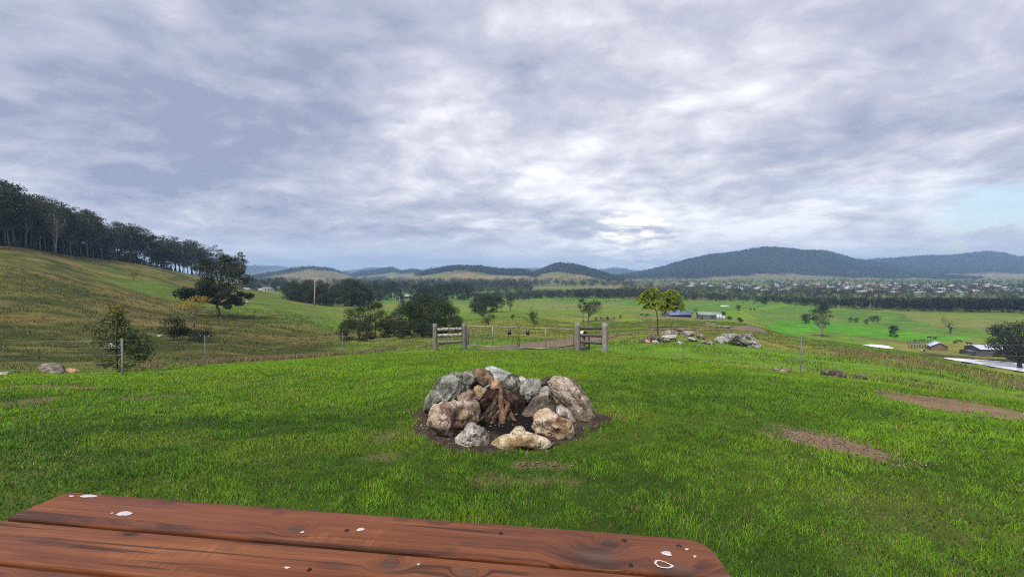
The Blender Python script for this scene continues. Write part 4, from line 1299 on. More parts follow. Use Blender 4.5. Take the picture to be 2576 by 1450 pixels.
def rail_panel(name, posts, rails, railcols, label, Y, mat):
    base = gpt((posts[0][0] + posts[1][1]) / 2, (posts[0][3] + posts[1][3]) / 2, Y)
    t_ = thing(name, base, label, 'rail panel')
    for i, p in enumerate(posts):
        wpost(t_, *p[:4], Y, 3 + i + int(p[0]), p[4])
    for (xa, xb, ya0, ya1, yb0, yb1), c_ in zip(rails, railcols):
        A0, A1, B0, B1 = gpt(xa, ya0, Y), gpt(xa, ya1, Y), gpt(xb, yb0, Y), gpt(xb, yb1, Y)
        n = 12
        gg = Geo()
        V = []
        for i in range(n + 1):
            f = i / n
            top, bot = A0.lerp(B0, f), A1.lerp(B1, f)
            j = .006 * math.sin(i * 2.1 + xa)
            for p_, dy_ in ((bot, -.02), (bot, .02), (top, .02), (top, -.02)):
                V.append((p_.x - base.x, p_.y - base.y + dy_, p_.z - base.z + j))
        q_ = [(i * 4 + k, i * 4 + (k + 1) % 4, i * 4 + 4 + (k + 1) % 4, i * 4 + 4 + k) for i in range(n) for k in range(4)] + [(3, 2, 1, 0), (n * 4, n * 4 + 1, n * 4 + 2, n * 4 + 3)]
        gg.add(V, q_, None, c_)
        gg.build('rail', mat, t_)
    return t_


GW = (.17, .155, .14)
rail_panel('rail_panel', [(83, 142, 290, 645, GW), (467, 526, 284, 616, (.16, .145, .135))],
           [(140, 470, 347, 387, 334, 376), (144, 470, 424, 470, 414, 457), (150, 470, 515, 560, 500, 536)], [(.46, .46, .44), (.44, .44, .42), (.20, .19, .17)],
           'weathered two-post rail panel with peeling white rails beside the gate', 22.0, M_PEEL)
rail_panel('rail_panel', [(1933, 2010, 278, 632, (.20, .185, .165)), (2285, 2370, 284, 662, (.25, .23, .205))],
           [(2008, 2288, 334, 366, 336, 370), (2008, 2288, 420, 456, 428, 466), (2008, 2288, 506, 540, 520, 562)], [(.075, .060, .050), (.11, .095, .085), (.115, .105, .095)],
           'weathered two-post rail panel with bare dark rails in front of the drum mailbox', 21.8, attr_mat('bare_rail', .9, 7, .5, .7, .01, (1, 6, 8)))


def gate(name, xl, xr, ytl, ytr, ybl, ybr, xm, label, sign, slabel, hinge_left):
    Y = 22.0
    base = gpt(xl if hinge_left else xr, ybl if hinge_left else ybr, Y)
    t_ = thing(name, base, label, 'gate')
    TL, TR, BL, BR = gpt(xl, ytl), gpt(xr, ytr), gpt(xl, ybl), gpt(xr, ybr)
    ex = (TR - TL).normalized(); ez = (TL - BL).normalized()
    r_ = .14
    P_ = [BL, TL - ez * r_]
    for k in range(1, 6):
        a_ = k / 6 * math.pi / 2
        P_.append(TL - ez * r_ + ex * r_ + (-ex * math.cos(a_) + ez * math.sin(a_)) * r_)
    P_ += [TL + ex * r_, TR - ex * r_]
    for k in range(1, 6):
        a_ = k / 6 * math.pi / 2
        P_.append(TR - ex * r_ - ez * r_ + (ex * math.sin(a_) + ez * math.cos(a_)) * r_)
    P_ += [TR - ez * r_, BR]
    gg = Geo(); gg.tube([np.array(p - base) for p in P_], .018, 8); gg.tube([np.array(BL - base), np.array(BR - base)], .018, 8)
    gg.build('frame', M_GALV, t_, True)
    f = (xm - xl) / (xr - xl)
    gg = Geo(); gg.tube([np.array(TL.lerp(TR, f) - base), np.array(BL.lerp(BR, f) - base)], .015, 8)
    gg.build('upright', M_GALV, t_, True)
    gg = Geo()
    for i in range(1, 24):
        f = i / 24
        gg.tube([np.array(TL.lerp(TR, f) - base), np.array(BL.lerp(BR, f) - base)], .0018, 3, cap=False)
    for i in range(1, 8):
        f = i / 8
        gg.tube([np.array(BL.lerp(TL, f * .97) - base), np.array(BR.lerp(TR, f * .97) - base)], .0018, 3, cap=False)
    gg.build('wire_mesh', M_WIRE, t_)
    for zf in (.15, .72):
        a_ = (BL.lerp(TL, zf) if hinge_left else BR.lerp(TR, zf)) - base
        gg = Geo(); gg.tube([np.array(a_), np.array(a_) + np.array([-.16 if hinge_left else .16, 0, 0])], .012, 6)
        gg.build('hinge', M_GALV, t_)
    # sign hung on the mesh: a thing of its own
    c_ = gpt(sign[0], sign[1], Y - .03)
    s_ = thing('gate_sign', c_, slabel, 'sign')
    Geo().box(-.074, .074, -.004, .004, -.119, .119).build('plate', M_SIGN, s_)
    Geo().box(-.050, .050, -.0072, -.0042, -.095, .085).build('print_panel', M_SIGN2, s_)
    Geo().box(-.074, .074, -.005, .006, -.135, -.1195).build('lower_strip', M_GALV, s_)
    return t_


M_SIGN = plain_mat('maroon_sign', (.040, .010, .007), .45, 0, .15, 20, 0)
M_SIGN2 = plain_mat('maroon_print', (.085, .035, .040), .45, 0, .4, 60, 0)
gate('farm_gate', 546, 1190, 315, 335, 568, 598, 860, 'tubular steel gate leaf hung beside the peeling white rails', (1080, 400), 'small dark maroon sign on the gate leaf nearer the white rails', True)
gate('farm_gate', 1210, 1920, 338, 362, 598, 622, 1555, 'tubular steel gate leaf hung beside the bare dark rails', (1320, 404), 'small dark maroon sign on the gate leaf nearer the dark rails', False)

# drum mailbox and steel post behind the dark rails
def mpt(zx, zy, Y):
    dx, dy = (2140 + zx / 9.667) / 1.4907, (1190 + zy / 9.667) / 1.4907
    return Vector((gx(dx, Y, dy), Y, zat(dy, Y)))


Ym = 23.4
mb = mpt(510, 590, Ym)
gzm = Hs(mb.x, Ym)
mail = thing('drum_mailbox', (mb.x, Ym, gzm), 'old cream drum mailbox with a rusty rim standing behind the dark rails', 'mailbox')
hz = mb.z - gzm
gg = Geo(); ax = np.array([-.25, .42, 0]); n = 26
gg.tube([np.array([0, 0, hz]) + ax * t for t in (0, .33, .66, 1)], .125, n, (.62, .56, .44), cap=False)
gg.tube([np.array([0, 0, hz]) + ax * t for t in (.02, .6, .98)], .115, n, (.40, .25, .16), cap=False)
V_ = [np.array([0, 0, hz]) + ax * .97] + [np.array([0, 0, hz]) + ax * .97 + .118 * (math.cos(a_) * np.array([.86, .51, 0]) + math.sin(a_) * np.array([0, 0, 1])) for a_ in np.arange(n) / n * 6.283]
gg.add(V_, None, [(0, 1 + k, 1 + (k + 1) % n) for k in range(n)], (.55, .36, .22))
M_TIN = attr_mat('painted_tin', .6, 14, .35, .2, .005)
gg.build('drum', M_TIN, mail, True)
gg = Geo(); ang = np.arange(33) / 32 * 6.2832
gg.tube([np.array([0, -.006, hz]) + .124 * (math.cos(a_) * np.array([.86, .51, 0]) + math.sin(a_) * np.array([0, 0, 1])) for a_ in ang], .014, 6, (.06, .03, .02), cap=False)
gg.build('rim', M_TIN, mail, True)
gg = Geo().box(-.07, .05, .12, .22, 0, hz - .1, (.16, .09, .065)); gg.build('pedestal', M_TIN, mail)
bb = mpt(590, 1100, 22.6)
rock('stump', (1460, 1482, 869.6, 880), 22.9, .3, RM['dark'], 'low dark brown stump under the dark rails', 'stump', None, 90, 0, None, 3, 8, .08)
sp0, sp1 = mpt(668, 1010, 23.9), mpt(650, 235, 23.9)
st = Geo(); a_ = Vector((sp0.x, 23.9, Hs(sp0.x, 23.9)))
st.beam((0, 0, -.1), (sp1.x - a_.x, 0, sp1.z - a_.z), .07, .05, (.10, .055, .04)); st.beam((.045, .01, -.1), (sp1.x - a_.x + .045, .01, sp1.z - a_.z - .06), .02, .04, (.36, .34, .30))
tag(st.build('brown_post', M_TIN, None, False, a_), 'slim brown post standing behind the dark rails by the drum mailbox', 'post')


def star_picket(parent, x, y, h, seed=0):
    z = Hs(x, y)
    gg = Geo()
    lean = random.uniform(-.02, .02)
    pts_ = []
    for a_ in (90, 210, 330):
        dx_, dy_ = math.cos(R(a_)) * .026, math.sin(R(a_)) * .026
        nx_, ny_ = -dy_ / .026 * .005, dx_ / .026 * .005
        V = []
        for zz_, l in ((-.15, 0), (h, lean)):
            V += [(x + l + nx_, y + ny_, z + zz_), (x + l - nx_, y - ny_, z + zz_), (x + l + dx_ - nx_, y + dy_ - ny_, z + zz_), (x + l + dx_ + nx_, y + dy_ + ny_, z + zz_)]
        gg.add(np.array(V) - np.array(parent.location), [(0, 1, 5, 4), (1, 2, 6, 5), (2, 3, 7, 6), (3, 0, 4, 7), (4, 5, 6, 7)])
    gg.build('post', M_STAR, parent)


def wire_fence(name, posts, ends, label, nw=5):
    """posts: (x, y, height); ends: (first xyz base, last xyz base) where the wires are tied off"""
    x0, y0, h0 = posts[0]
    t_ = thing(name, (x0, y0, Hs(x0, y0)), label, 'fence')
    for x, y, h in posts:
        star_picket(t_, x, y, h)
    stations = ([ends[0]] if ends[0] else []) + [(x, y, Hs(x, y), h) for x, y, h in posts] + ([ends[1]] if ends[1] else [])
    for k in range(nw):
        f = .16 + .78 * k / (nw - 1)
        P_ = []
        for s0, s1 in zip(stations[:-1], stations[1:]):
            for j in range(8):
                u = j / 8
                P_.append([s0[0] * (1 - u) + s1[0] * u, s0[1] * (1 - u) + s1[1] * u, (s0[2] + s0[3] * f) * (1 - u) + (s1[2] + s1[3] * f) * u - .03 * 4 * u * (1 - u)])
        P_.append([stations[-1][0], stations[-1][1], stations[-1][2] + stations[-1][3] * f])
        gg = Geo(); gg.tube(np.array(P_) - np.array(t_.location), .0022, 4, cap=False)
        gg.build('wire', M_WIRE, t_)
    return t_


def fpost(dx, dy0, dy1):
    p = pt(dx, dy1)
    return (p[0], p[1], zat(dy0, p[1]) - p[2])


lp = [fpost(-45, 846, 944), fpost(309, 850, 944), fpost(517, 842, 920), fpost(862, 834, 894)]
e1 = gpt(112, 640); e2 = gpt(2328, 655, 21.8)
wire_fence('wire_fence', lp, (None, (e1.x, e1.y, e1.z, 1.15)), 'five-wire fence on pale steel posts below the dry slope')
rp = [fpost(1718, 830, 905), fpost(2013, 846, 936), fpost(2700, 862, 1008)]
wire_fence('wire_fence', rp, ((e2.x, e2.y, e2.z, 1.15), None), 'five-wire fence on grey steel posts below the split boulders')
#MARK_B

# ------------------------------------------------------------------ trees
def clumps(h, base, rad, n, seed, flat=.6, size=.30, top=.25):
    """foliage clumps of a crown: x, y, z, rx, ry, rz"""
    rs = np.random.default_rng(seed)
    o_ = []
    ch = h - base
    for k in range(n):
        f = (k + .5) / n
        a_ = k * 2.39996 + rs.random() * .8
        zf = .12 + .80 * rs.random() ** .8
        env = math.sqrt(max(0, 1 - ((zf - .45) / .62) ** 2)) if zf > .45 else .65 + .35 * zf / .45
        rr_ = rad * env * (.35 + .65 * rs.random() ** .5) * (1 - size * .6)
        s_ = rad * size * (.75 + .6 * rs.random())
        o_.append((math.cos(a_) * rr_, math.sin(a_) * rr_, base + ch * zf, s_ * 1.25, s_ * 1.25, s_ * flat * 1.2))
    o_.append((rs.normal() * rad * .1, rs.normal() * rad * .1, h - rad * size * flat * .6, rad * size, rad * size, rad * size * flat))
    return o_


GUM = [(.028, .040, .014), (.036, .046, .018), (.022, .034, .013), (.044, .050, .022)]
OAK = [(.028, .046, .014), (.022, .036, .012), (.040, .058, .018), (.034, .048, .020)]


def tree_geo(h, cl, tr, seed, leaf, per, cols_, bark=(.12, .10, .085), top=None, bend=0., lean=(0, 0), droop=.15, flat=.2, limbs=True, lw=.55, k=7, path=None, limb_from=.3):
    """trunk with tapering limbs to every clump, crown of small leaf sprays; returns two Geo"""
    rs = np.random.default_rng(seed)
    th = top if top else max(c[2] for c in cl) * .9
    if path is None:
        path = [np.array([lean[0] * f + bend * math.sin(f * 3.1) * h * .1, lean[1] * f + rs.normal() * .01 * h * (f > 0), th * f]) for f in (0, .2, .4, .6, .8, 1)]
    path = np.array(path, float); nP = len(path)
    rad_ = tr * (1 - .82 * np.linspace(0, 1, nP) ** .9); rad_[0] *= 1.35
    T = Geo()
    pp = path.copy(); pp[0][2] -= .15
    T.tube(pp, rad_, k, bark)
    C_ = Geo()
    zs = path[:, 2]
    for c in cl:
        c = np.array(c)
        if limbs:
            zj = min(max(c[2] - 1.1 * np.hypot(c[0] - path[-1][0] * .5, c[1]) - .3 * (c[2] - zs[0]) * .4, th * limb_from), th * .97)
            p0 = np.array([np.interp(zj, zs, path[:, i]) for i in range(3)])
            r0 = np.interp(zj, zs, rad_) * .55
            e = c[:3]
            m1 = p0 * .55 + e * .45 + np.array([rs.normal() * .05 * h, rs.normal() * .05 * h, -.02 * h])
            T.tube([p0, m1, e], [r0, r0 * .65, r0 * .22], 5, bark, cap=False)
            e2 = e + rs.normal(size=3) * c[3:] * .6
            T.tube([m1, e2], [r0 * .5, r0 * .15], 4, bark, cap=False)
        n = int(per * (.7 + .6 * rs.random()))
        d = rng.normal(size=(n, 3)); d /= np.linalg.norm(d, axis=1)[:, None]
        r_ = rng.random((n, 1)) ** .45
        tone = .72 + .6 * rs.random()
        cc = np.asarray(cols_)[rng.integers(0, len(cols_), n)] * tone
        C_.leaves(c[:3] + d * r_ * c[3:], leaf * (.6 + .8 * rng.random(n)), leaf * lw * (.6 + .8 * rng.random(n)), cc, droop, flat)
    return T, C_


def put_tree(name, dx, Y, geo, label, cat='tree', group=None, scale=1., rz=0., mleaf=None, sink=0., x=None, parts=('trunk', 'crown')):
    x_ = gx(dx, Y) if x is None else x
    r_ = thing(name, (x_, Y, Hs(x_, Y) - sink), label, cat, group, rz)
    r_.scale = (scale,) * 3
    if geo[0] is not None: geo[0].build(parts[0], M_BARK, r_, True)
    if geo[1] is not None: geo[1].build(parts[1], mleaf or M_LEAF, r_)
    return r_


def place(proto, dx, Y, top_dy, h0, label, group=None, first=set(), rz=None, dz=0., squash=1.):
    """the first call moves the prototype itself, later calls copy it and its parts"""
    if proto.name in first:
        o_ = copy_tree(proto)
    else:
        o_ = proto; first.add(proto.name)
    x_ = gx(dx, Y); z_ = Hs(x_, Y)
    s_ = (zat(top_dy, Y) - z_) / h0
    o_.location = (x_, Y, z_ + dz)
    o_.scale = (s_ * squash, s_ * squash, s_)
    o_.rotation_euler = (random.gauss(0, .035), random.gauss(0, .035), random.random() * 6.28 if rz is None else rz)
    o_['label'] = label
    if group: o_['group'] = group
    elif 'group' in o_: del o_['group']
    return o_


def proto(name, h, geo, mleaf=None, cat='tree'):
    r_ = thing(name, (0, 0, 0), 'tree', cat)
    geo[0].build('trunk', M_BARK, r_, True); geo[1].build('crown', mleaf or M_LEAF, r_)
    return r_


PALE = (.20, .175, .15); GREYB = (.10, .085, .07)
# forest gums of the ridge: bare stems, layered crowns
ridge_p = []
for s_ in range(6):
    rs = np.random.default_rng(100 + s_)
    cl = clumps(20, 4.6 + rs.random() * 2.5, 4.0 + rs.random() * 1.4, 34, 100 + s_, .50, .36)
    ridge_p.append(proto('gum_tree', 20, tree_geo(20, cl, .26, 100 + s_, .56, 58, GUM, PALE if s_ % 3 == 0 else GREYB, bend=.4 * rs.normal(), flat=.45, lw=.5)))
TOPP = [(-90, 438), (0, 456), (60, 478), (120, 502), (180, 522), (240, 550), (270, 566), (300, 566), (340, 572), (380, 588), (410, 602), (440, 606), (480, 608), (510, 618), (545, 628), (580, 642), (620, 662)]
FRP = [(-90, 150), (0, 166), (120, 200), (250, 258), (300, 275), (400, 292), (460, 298), (620, 300)]
RIDGE_L = [(120, 'tall dark gum in the thick forest at the high end of the grassy ridge', 'gums at the high end of the ridge'),
           (268, 'slim dark gum in the forest edge halfway down the ridge above the dry slope', 'gums halfway down the ridge'),
           (410, 'thin gum in the ridge row where bright sky shows between the trunks', 'gums in the open ridge row'),
           (700, 'dark gum in the low end of the ridge forest behind the leaning gum', 'gums at the low end of the ridge')]


def ridge_label(dx):
    return next((l, g_) for lim, l, g_ in RIDGE_L if dx < lim)


i_ = 0
for row in range(4):
    dx = -85. + row * 5
    while dx < 612:
        step = 13 - 2 * (dx > 260)
        gap = 268 < dx < 408
        if not (gap and row > 1) and not (row == 3 and dx > 180) and not (dx > 545 and row == 0):
            Y = pchip([p[0] for p in FRP], [p[1] for p in FRP], dx) + row * 13 + random.uniform(-4, 4)
            top = pchip([p[0] for p in TOPP], [p[1] for p in TOPP], dx) + random.uniform(-14, 34) + (4 if row == 0 and not gap else 0)
            lb, gr = ridge_label(dx)
            place(ridge_p[i_ % 6], dx, Y, top, 20, lb, gr, squash=random.uniform(.75, 1.4)); i_ += 1
        dx += step * random.uniform(.75, 1.25) * (1.3 if row else 1)
# understory in the forest so that its floor reads dark
us = proto('understory_shrub', 3, tree_geo(3, clumps(3, .3, 2.2, 10, 170, .6, .45), .06, 170, .55, 60, GUM, GREYB, limbs=False), None, 'shrub')
for k in range(92):
    dx = -85 + k * 5.6
    if 272 < dx and k % 3: continue
    Y = pchip([p[0] for p in FRP], [p[1] for p in FRP], dx) + 20 + random.uniform(0, 34)
    lo_ = zat(EYE, 1)
    o_ = place(us, dx, Y, 700, 3, 'low dark shrub on the forest floor under the ridge gums', 'shrubs under the ridge gums')
    s_ = random.uniform(1.6, 3.0); o_.scale = (s_, s_, s_)
# pale forked gum standing in front of the forest
x_ = gx(140, 185); 
put_tree('gum_tree', 142, 186, tree_geo(18, clumps(18, 8, 5.5, 20, 180, .4, .30), .34, 180, .6, 55, [(.045, .052, .026), (.036, .046, .022)], (.24, .21, .17), bend=.6, flat=.4), 'greyish gum with a pale forked trunk standing just in front of the ridge forest')

# leaning gum on the dry slope, the biggest single tree
Yg = 122.


def gl(dx, dy, y=0.):
    return np.array([gx(dx, Yg, dy) - gx(548, Yg, 795), y, zat(dy, Yg) - Hs(gx(548, Yg), Yg)])


cl = []
rs = np.random.default_rng(5)
for dx, dy, r_ in [(560, 664, 22), (535, 672, 20), (585, 680, 20), (515, 686, 20), (600, 700, 18), (560, 690, 24), (540, 700, 22), (580, 712, 22), (508, 706, 18), (494, 718, 16), (560, 722, 20), (596, 728, 18), (535, 722, 16), (606, 745, 12), (588, 748, 14), (478, 735, 15), (466, 738, 12), (482, 748, 10), (572, 742, 14), (612, 738, 9), (552, 742, 12), (560, 648, 14), (524, 740, 9), (512, 730, 15), (524, 750, 12), (500, 742, 13), (488, 728, 14), (470, 746, 11), (510, 672, 14), (600, 682, 14), (580, 735, 15), (540, 730, 14), (518, 738, 13), (506, 752, 10), (496, 732, 13), (484, 738, 12), (552, 752, 10), (528, 715, 16), (598, 760, 13), (586, 768, 9), (575, 757, 13), (562, 764, 8), (545, 658, 15), (578, 662, 16), (600, 690, 15), (566, 650, 11)]:
    c_ = gl(dx, dy, rs.normal() * 2.2); s_ = r_ / 1180 * Yg * .8
    cl.append((*c_, s_ * 1.15, s_ * 1.1, s_ * .72))
pth = [gl(552, 797), gl(549, 780), gl(545, 768), gl(541, 752), gl(545, 735), gl(552, 712), gl(558, 680)]
cl = [(c[0], c[1], c[2], c[3] * 1.32, c[4] * 1.25, c[5] * 1.3) for c in cl]
T_, C_ = tree_geo(15, cl, .42, 5, .42, 400, [(.034, .048, .018), (.026, .040, .015), (.042, .056, .022)], (.15, .085, .062), path=pth, flat=.3, limb_from=.25)
T_.tube([gl(541, 752), gl(528, 738), gl(510, 728), gl(495, 722), gl(482, 730)], [.22, .17, .14, .10, .05], 6, (.17, .10, .075), cap=False)
put_tree('leaning_gum', 548, Yg, (T_, C_), 'big leaning gum with a reddish trunk and one low drooping limb on the dry slope', sink=.1)
put_tree('gum_tree', 604, 175, tree_geo(19, [c for c in clumps(19, 4, 3.2, 18, 190, .6, .34)], .28, 190, .55, 50, GUM, PALE, bend=.5), 'slender ragged gum rising behind the crown edge of the leaning gum', sink=.2)
# flowering coral tree and dark bushes below it
cl = [(*c[:3], *c[3:]) for c in clumps(5.4, 2.6, 3.0, 16, 200, .5, .34)]
T_, C_ = tree_geo(5.4, cl, .16, 200, .26, 70, [(.30, .20, .020), (.36, .23, .016), (.13, .13, .022), (.10, .11, .02)], (.20, .17, .13), flat=.3)
put_tree('orange_flowered_tree', 487, 84, (T_, C_), 'small spreading tree with yellow-orange flowers in front of the leaning gum', mleaf=M_LEAFB)
put_tree('orange_flowered_tree', 338, 170, tree_geo(3.2, clumps(3.2, 1.6, 1.9, 9, 201, .4, .4), .09, 201, .3, 45, [(.22, .17, .02), (.10, .11, .025)], (.16, .14, .11)), 'tiny yellow-topped tree alone high on the dry slope', mleaf=M_LEAFB)
for dx, Y, h_, w_, lb in [(434, 60, 3.2, 1.5, 'dark upright conifer-like bush beside the orange-flowered tree'), (500, 60, 1.5, 1.5, 'low dark bush at the foot of the orange-flowered tree'), (458, 62, 1.5, 1.5, 'low dark bush between the upright bush and the orange-flowered tree')]:
    put_tree('dark_bush', dx, Y, tree_geo(h_, clumps(h_, .15, w_, 18, int(dx), .8, .42), .07, int(dx), .16, 110, [(.016, .028, .010), (.022, .034, .012), (.012, .022, .008)], GREYB, limbs=False), lb, 'bush')

# leafy young tree at the fence
Yt = 15.2


def yl(dx, dy, y=0.):
    return np.array([gx(dx, Yt, dy) - gx(290, Yt, 942), y, zat(dy, Yt) - zat(942, Yt)])


rs = np.random.default_rng(8)
C_ = Geo(); T_ = Geo()
T_.tube([yl(290, 946), yl(289, 900), yl(288, 860), yl(291, 820), yl(294, 790), yl(295, 766)], [.022, .019, .017, .013, .009, .004], 7, (.055, .032, .024))
for dx, dy, rx_, rz_, n in [(296, 775, 16, 12, 42), (300, 790, 22, 14, 60), (284, 806, 24, 14, 62), (308, 812, 18, 14, 50), (272, 830, 26, 14, 70), (300, 838, 26, 16, 80), (262, 856, 24, 14, 65), (290, 862, 26, 15, 80), (322, 856, 24, 16, 90), (340, 872, 26, 18, 110), (272, 884, 24, 13, 50), (318, 886, 22, 16, 80), (346, 892, 20, 16, 90), (332, 906, 20, 12, 60), (276, 908, 22, 9, 32), (252, 922, 16, 8, 26), (310, 926, 24, 8, 30), (278, 928, 18, 6, 18)]:
    c_ = yl(dx, dy, rs.normal() * .16); sx_, sz_ = rx_ / 1180 * Yt, rz_ / 1180 * Yt
    zj = max(c_[2] - .12, .10)
    T_.tube([yl(290, 942 - zj / Yt * 1180), (c_ + yl(290, 942 - zj / Yt * 1180)) / 2 + np.array([0, 0, .03]), c_], [.008, .006, .003], 4, (.06, .04, .03), cap=False)
    n = int(n * 2.1)
    P_ = c_ + rng.normal(size=(n, 3)) * np.array([sx_, sx_ * .9, sz_]) * .56
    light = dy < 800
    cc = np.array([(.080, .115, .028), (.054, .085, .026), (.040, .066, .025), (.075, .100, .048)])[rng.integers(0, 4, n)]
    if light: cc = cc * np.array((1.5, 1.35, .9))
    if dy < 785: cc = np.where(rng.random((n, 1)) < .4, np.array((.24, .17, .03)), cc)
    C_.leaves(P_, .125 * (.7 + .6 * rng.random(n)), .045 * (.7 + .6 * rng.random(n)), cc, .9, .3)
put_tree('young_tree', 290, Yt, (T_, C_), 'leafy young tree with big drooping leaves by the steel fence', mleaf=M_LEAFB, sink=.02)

# sapling in its mound
Ys_ = 28.6
sb = gx(1655, Ys_, 845)
sgz = Hs(sb, Ys_)


def sp_(dx, dy, y=0.):
    return np.array([gx(dx, Ys_, dy) - sb, y, zat(dy, Ys_) - sgz])


T_, C_ = Geo(), Geo()
bk = (.055, .032, .026)
T_.tube([sp_(1655, 862), sp_(1655, 840), sp_(1654, 812), sp_(1652, 782)], [.045, .042, .036, .030], 7, bk)
rs = np.random.default_rng(12)
for tips, n0 in (([(1618, 742), (1622, 758), (1630, 730), (1640, 724), (1648, 738), (1634, 748), (1656, 750), (1640, 765), (1613, 752), (1628, 770), (1660, 762)], 1), ([(1672, 748), (1680, 735), (1692, 730), (1700, 742), (1706, 756), (1690, 750), (1678, 762), (1698, 768), (1712, 775), (1684, 775), (1668, 772), (1672, 738)], 2)):
    hub = sp_(1644, 768, .1) if n0 == 1 else sp_(1672, 770, -.1)
    T_.tube([sp_(1652, 782), hub], [.026, .018], 5, bk, cap=False)
    for dx, dy in tips:
        e = sp_(dx, dy, rs.normal() * .35)
        T_.tube([hub, (hub + e) / 2 + np.array([0, 0, .05]), e], [.012, .009, .005], 4, bk, cap=False)
        for fr in range(12):
            a_ = rs.random() * 6.28; L_ = .28 + .22 * rs.random()
            n = 16
            t = np.linspace(0, 1, n)
            sp0 = e + np.stack([np.cos(a_) * t * L_, np.sin(a_) * t * L_, .10 * t - .30 * t * t * (L_ / .4)], 1)
            side = np.array([-math.sin(a_), math.cos(a_), 0])
            P_ = np.concatenate([sp0 + side * .035, sp0 - side * .035])
            cc = np.array([(.25, .31, .020), (.17, .26, .018), (.34, .34, .022), (.12, .20, .016)])[rs.integers(0, 4)] * (.8 + .4 * rs.random())
            C_.leaves(P_, .105, .052, np.broadcast_to(cc, (2 * n, 3)), .2, .3)
put_tree('sapling', 0, Ys_, (T_, C_), 'yellow-green feathery sapling forked in two, growing from the earth mound', x=sb, mleaf=M_LEAFB)

# creek-side clump behind the fence
oak_p = []
for s_ in range(5):
    rs = np.random.default_rng(220 + s_)
    cl = clumps(10, .9, 4.2 + rs.random(), 30, 220 + s_, .66, .34)
    cl += [(math.cos(a_) * 2.6, math.sin(a_) * 2.6, 1.1 + .5 * rs.random(), 1.6, 1.6, 1.0) for a_ in rs.random(5) * 6.28]
    oak_p.append(proto('paddock_tree', 10, tree_geo(10, cl, .24, 220 + s_, .36, 190, OAK, (.11, .09, .07), bend=.3 * rs.normal())))
lite_p = proto('paddock_tree', 10, tree_geo(10, clumps(10, 1.5, 4.4, 26, 230, .55, .32), .22, 230, .36, 150, [(.050, .074, .020), (.040, .062, .018), (.060, .082, .024)], (.14, .12, .09), bend=.3))
CK = [(902, 95, 770, 'L', 'light olive creek tree nearest the white rails, tallest on its side of the clump', 1.0), (942, 100, 757, 'L', 'light olive creek tree with an open top at the outer end of the clump', .9),
      (872, 92, 806, 'D', 'low dark creek bush tree at the outer end of the fence-side clump', 1.1), (920, 88, 812, 'D', 'low dark creek tree in front of the light olive pair', 1.2),
      (968, 98, 802, 'D', 'short dark creek tree between the light olive pair and the tall dark ones', 1.1), (992, 104, 786, 'D', 'medium dark creek tree at the middle of the fence-side clump', 1.0),
      (1030, 108, 757, 'D', 'tall dark creek tree in the middle of the fence-side clump', .95), (1062, 112, 741, 'D', 'tallest dark creek tree of the fence-side clump', 1.0),
      (1012, 92, 806, 'D', 'low dark creek tree at the front middle of the clump', 1.2), (1050, 92, 800, 'D', 'low dark creek tree in front of the tallest one', 1.2),
      (1092, 106, 776, 'D', 'dark creek tree just outside the white rail panel', 1.0), (1122, 110, 757, 'D', 'tall dark creek tree seen above the white rail panel', .9),
      (1142, 104, 792, 'D', 'low dark creek tree behind the white rail panel', 1.1), (1085, 92, 812, 'D', 'low bushy creek tree touching the white rail panel', 1.2)]
for k, (dx, Y, top, t_, lb, sq) in enumerate(CK):
    place(lite_p if t_ == 'L' else oak_p[k % 5], dx, Y, top, 10, lb, 'creek trees behind the fence', squash=sq)
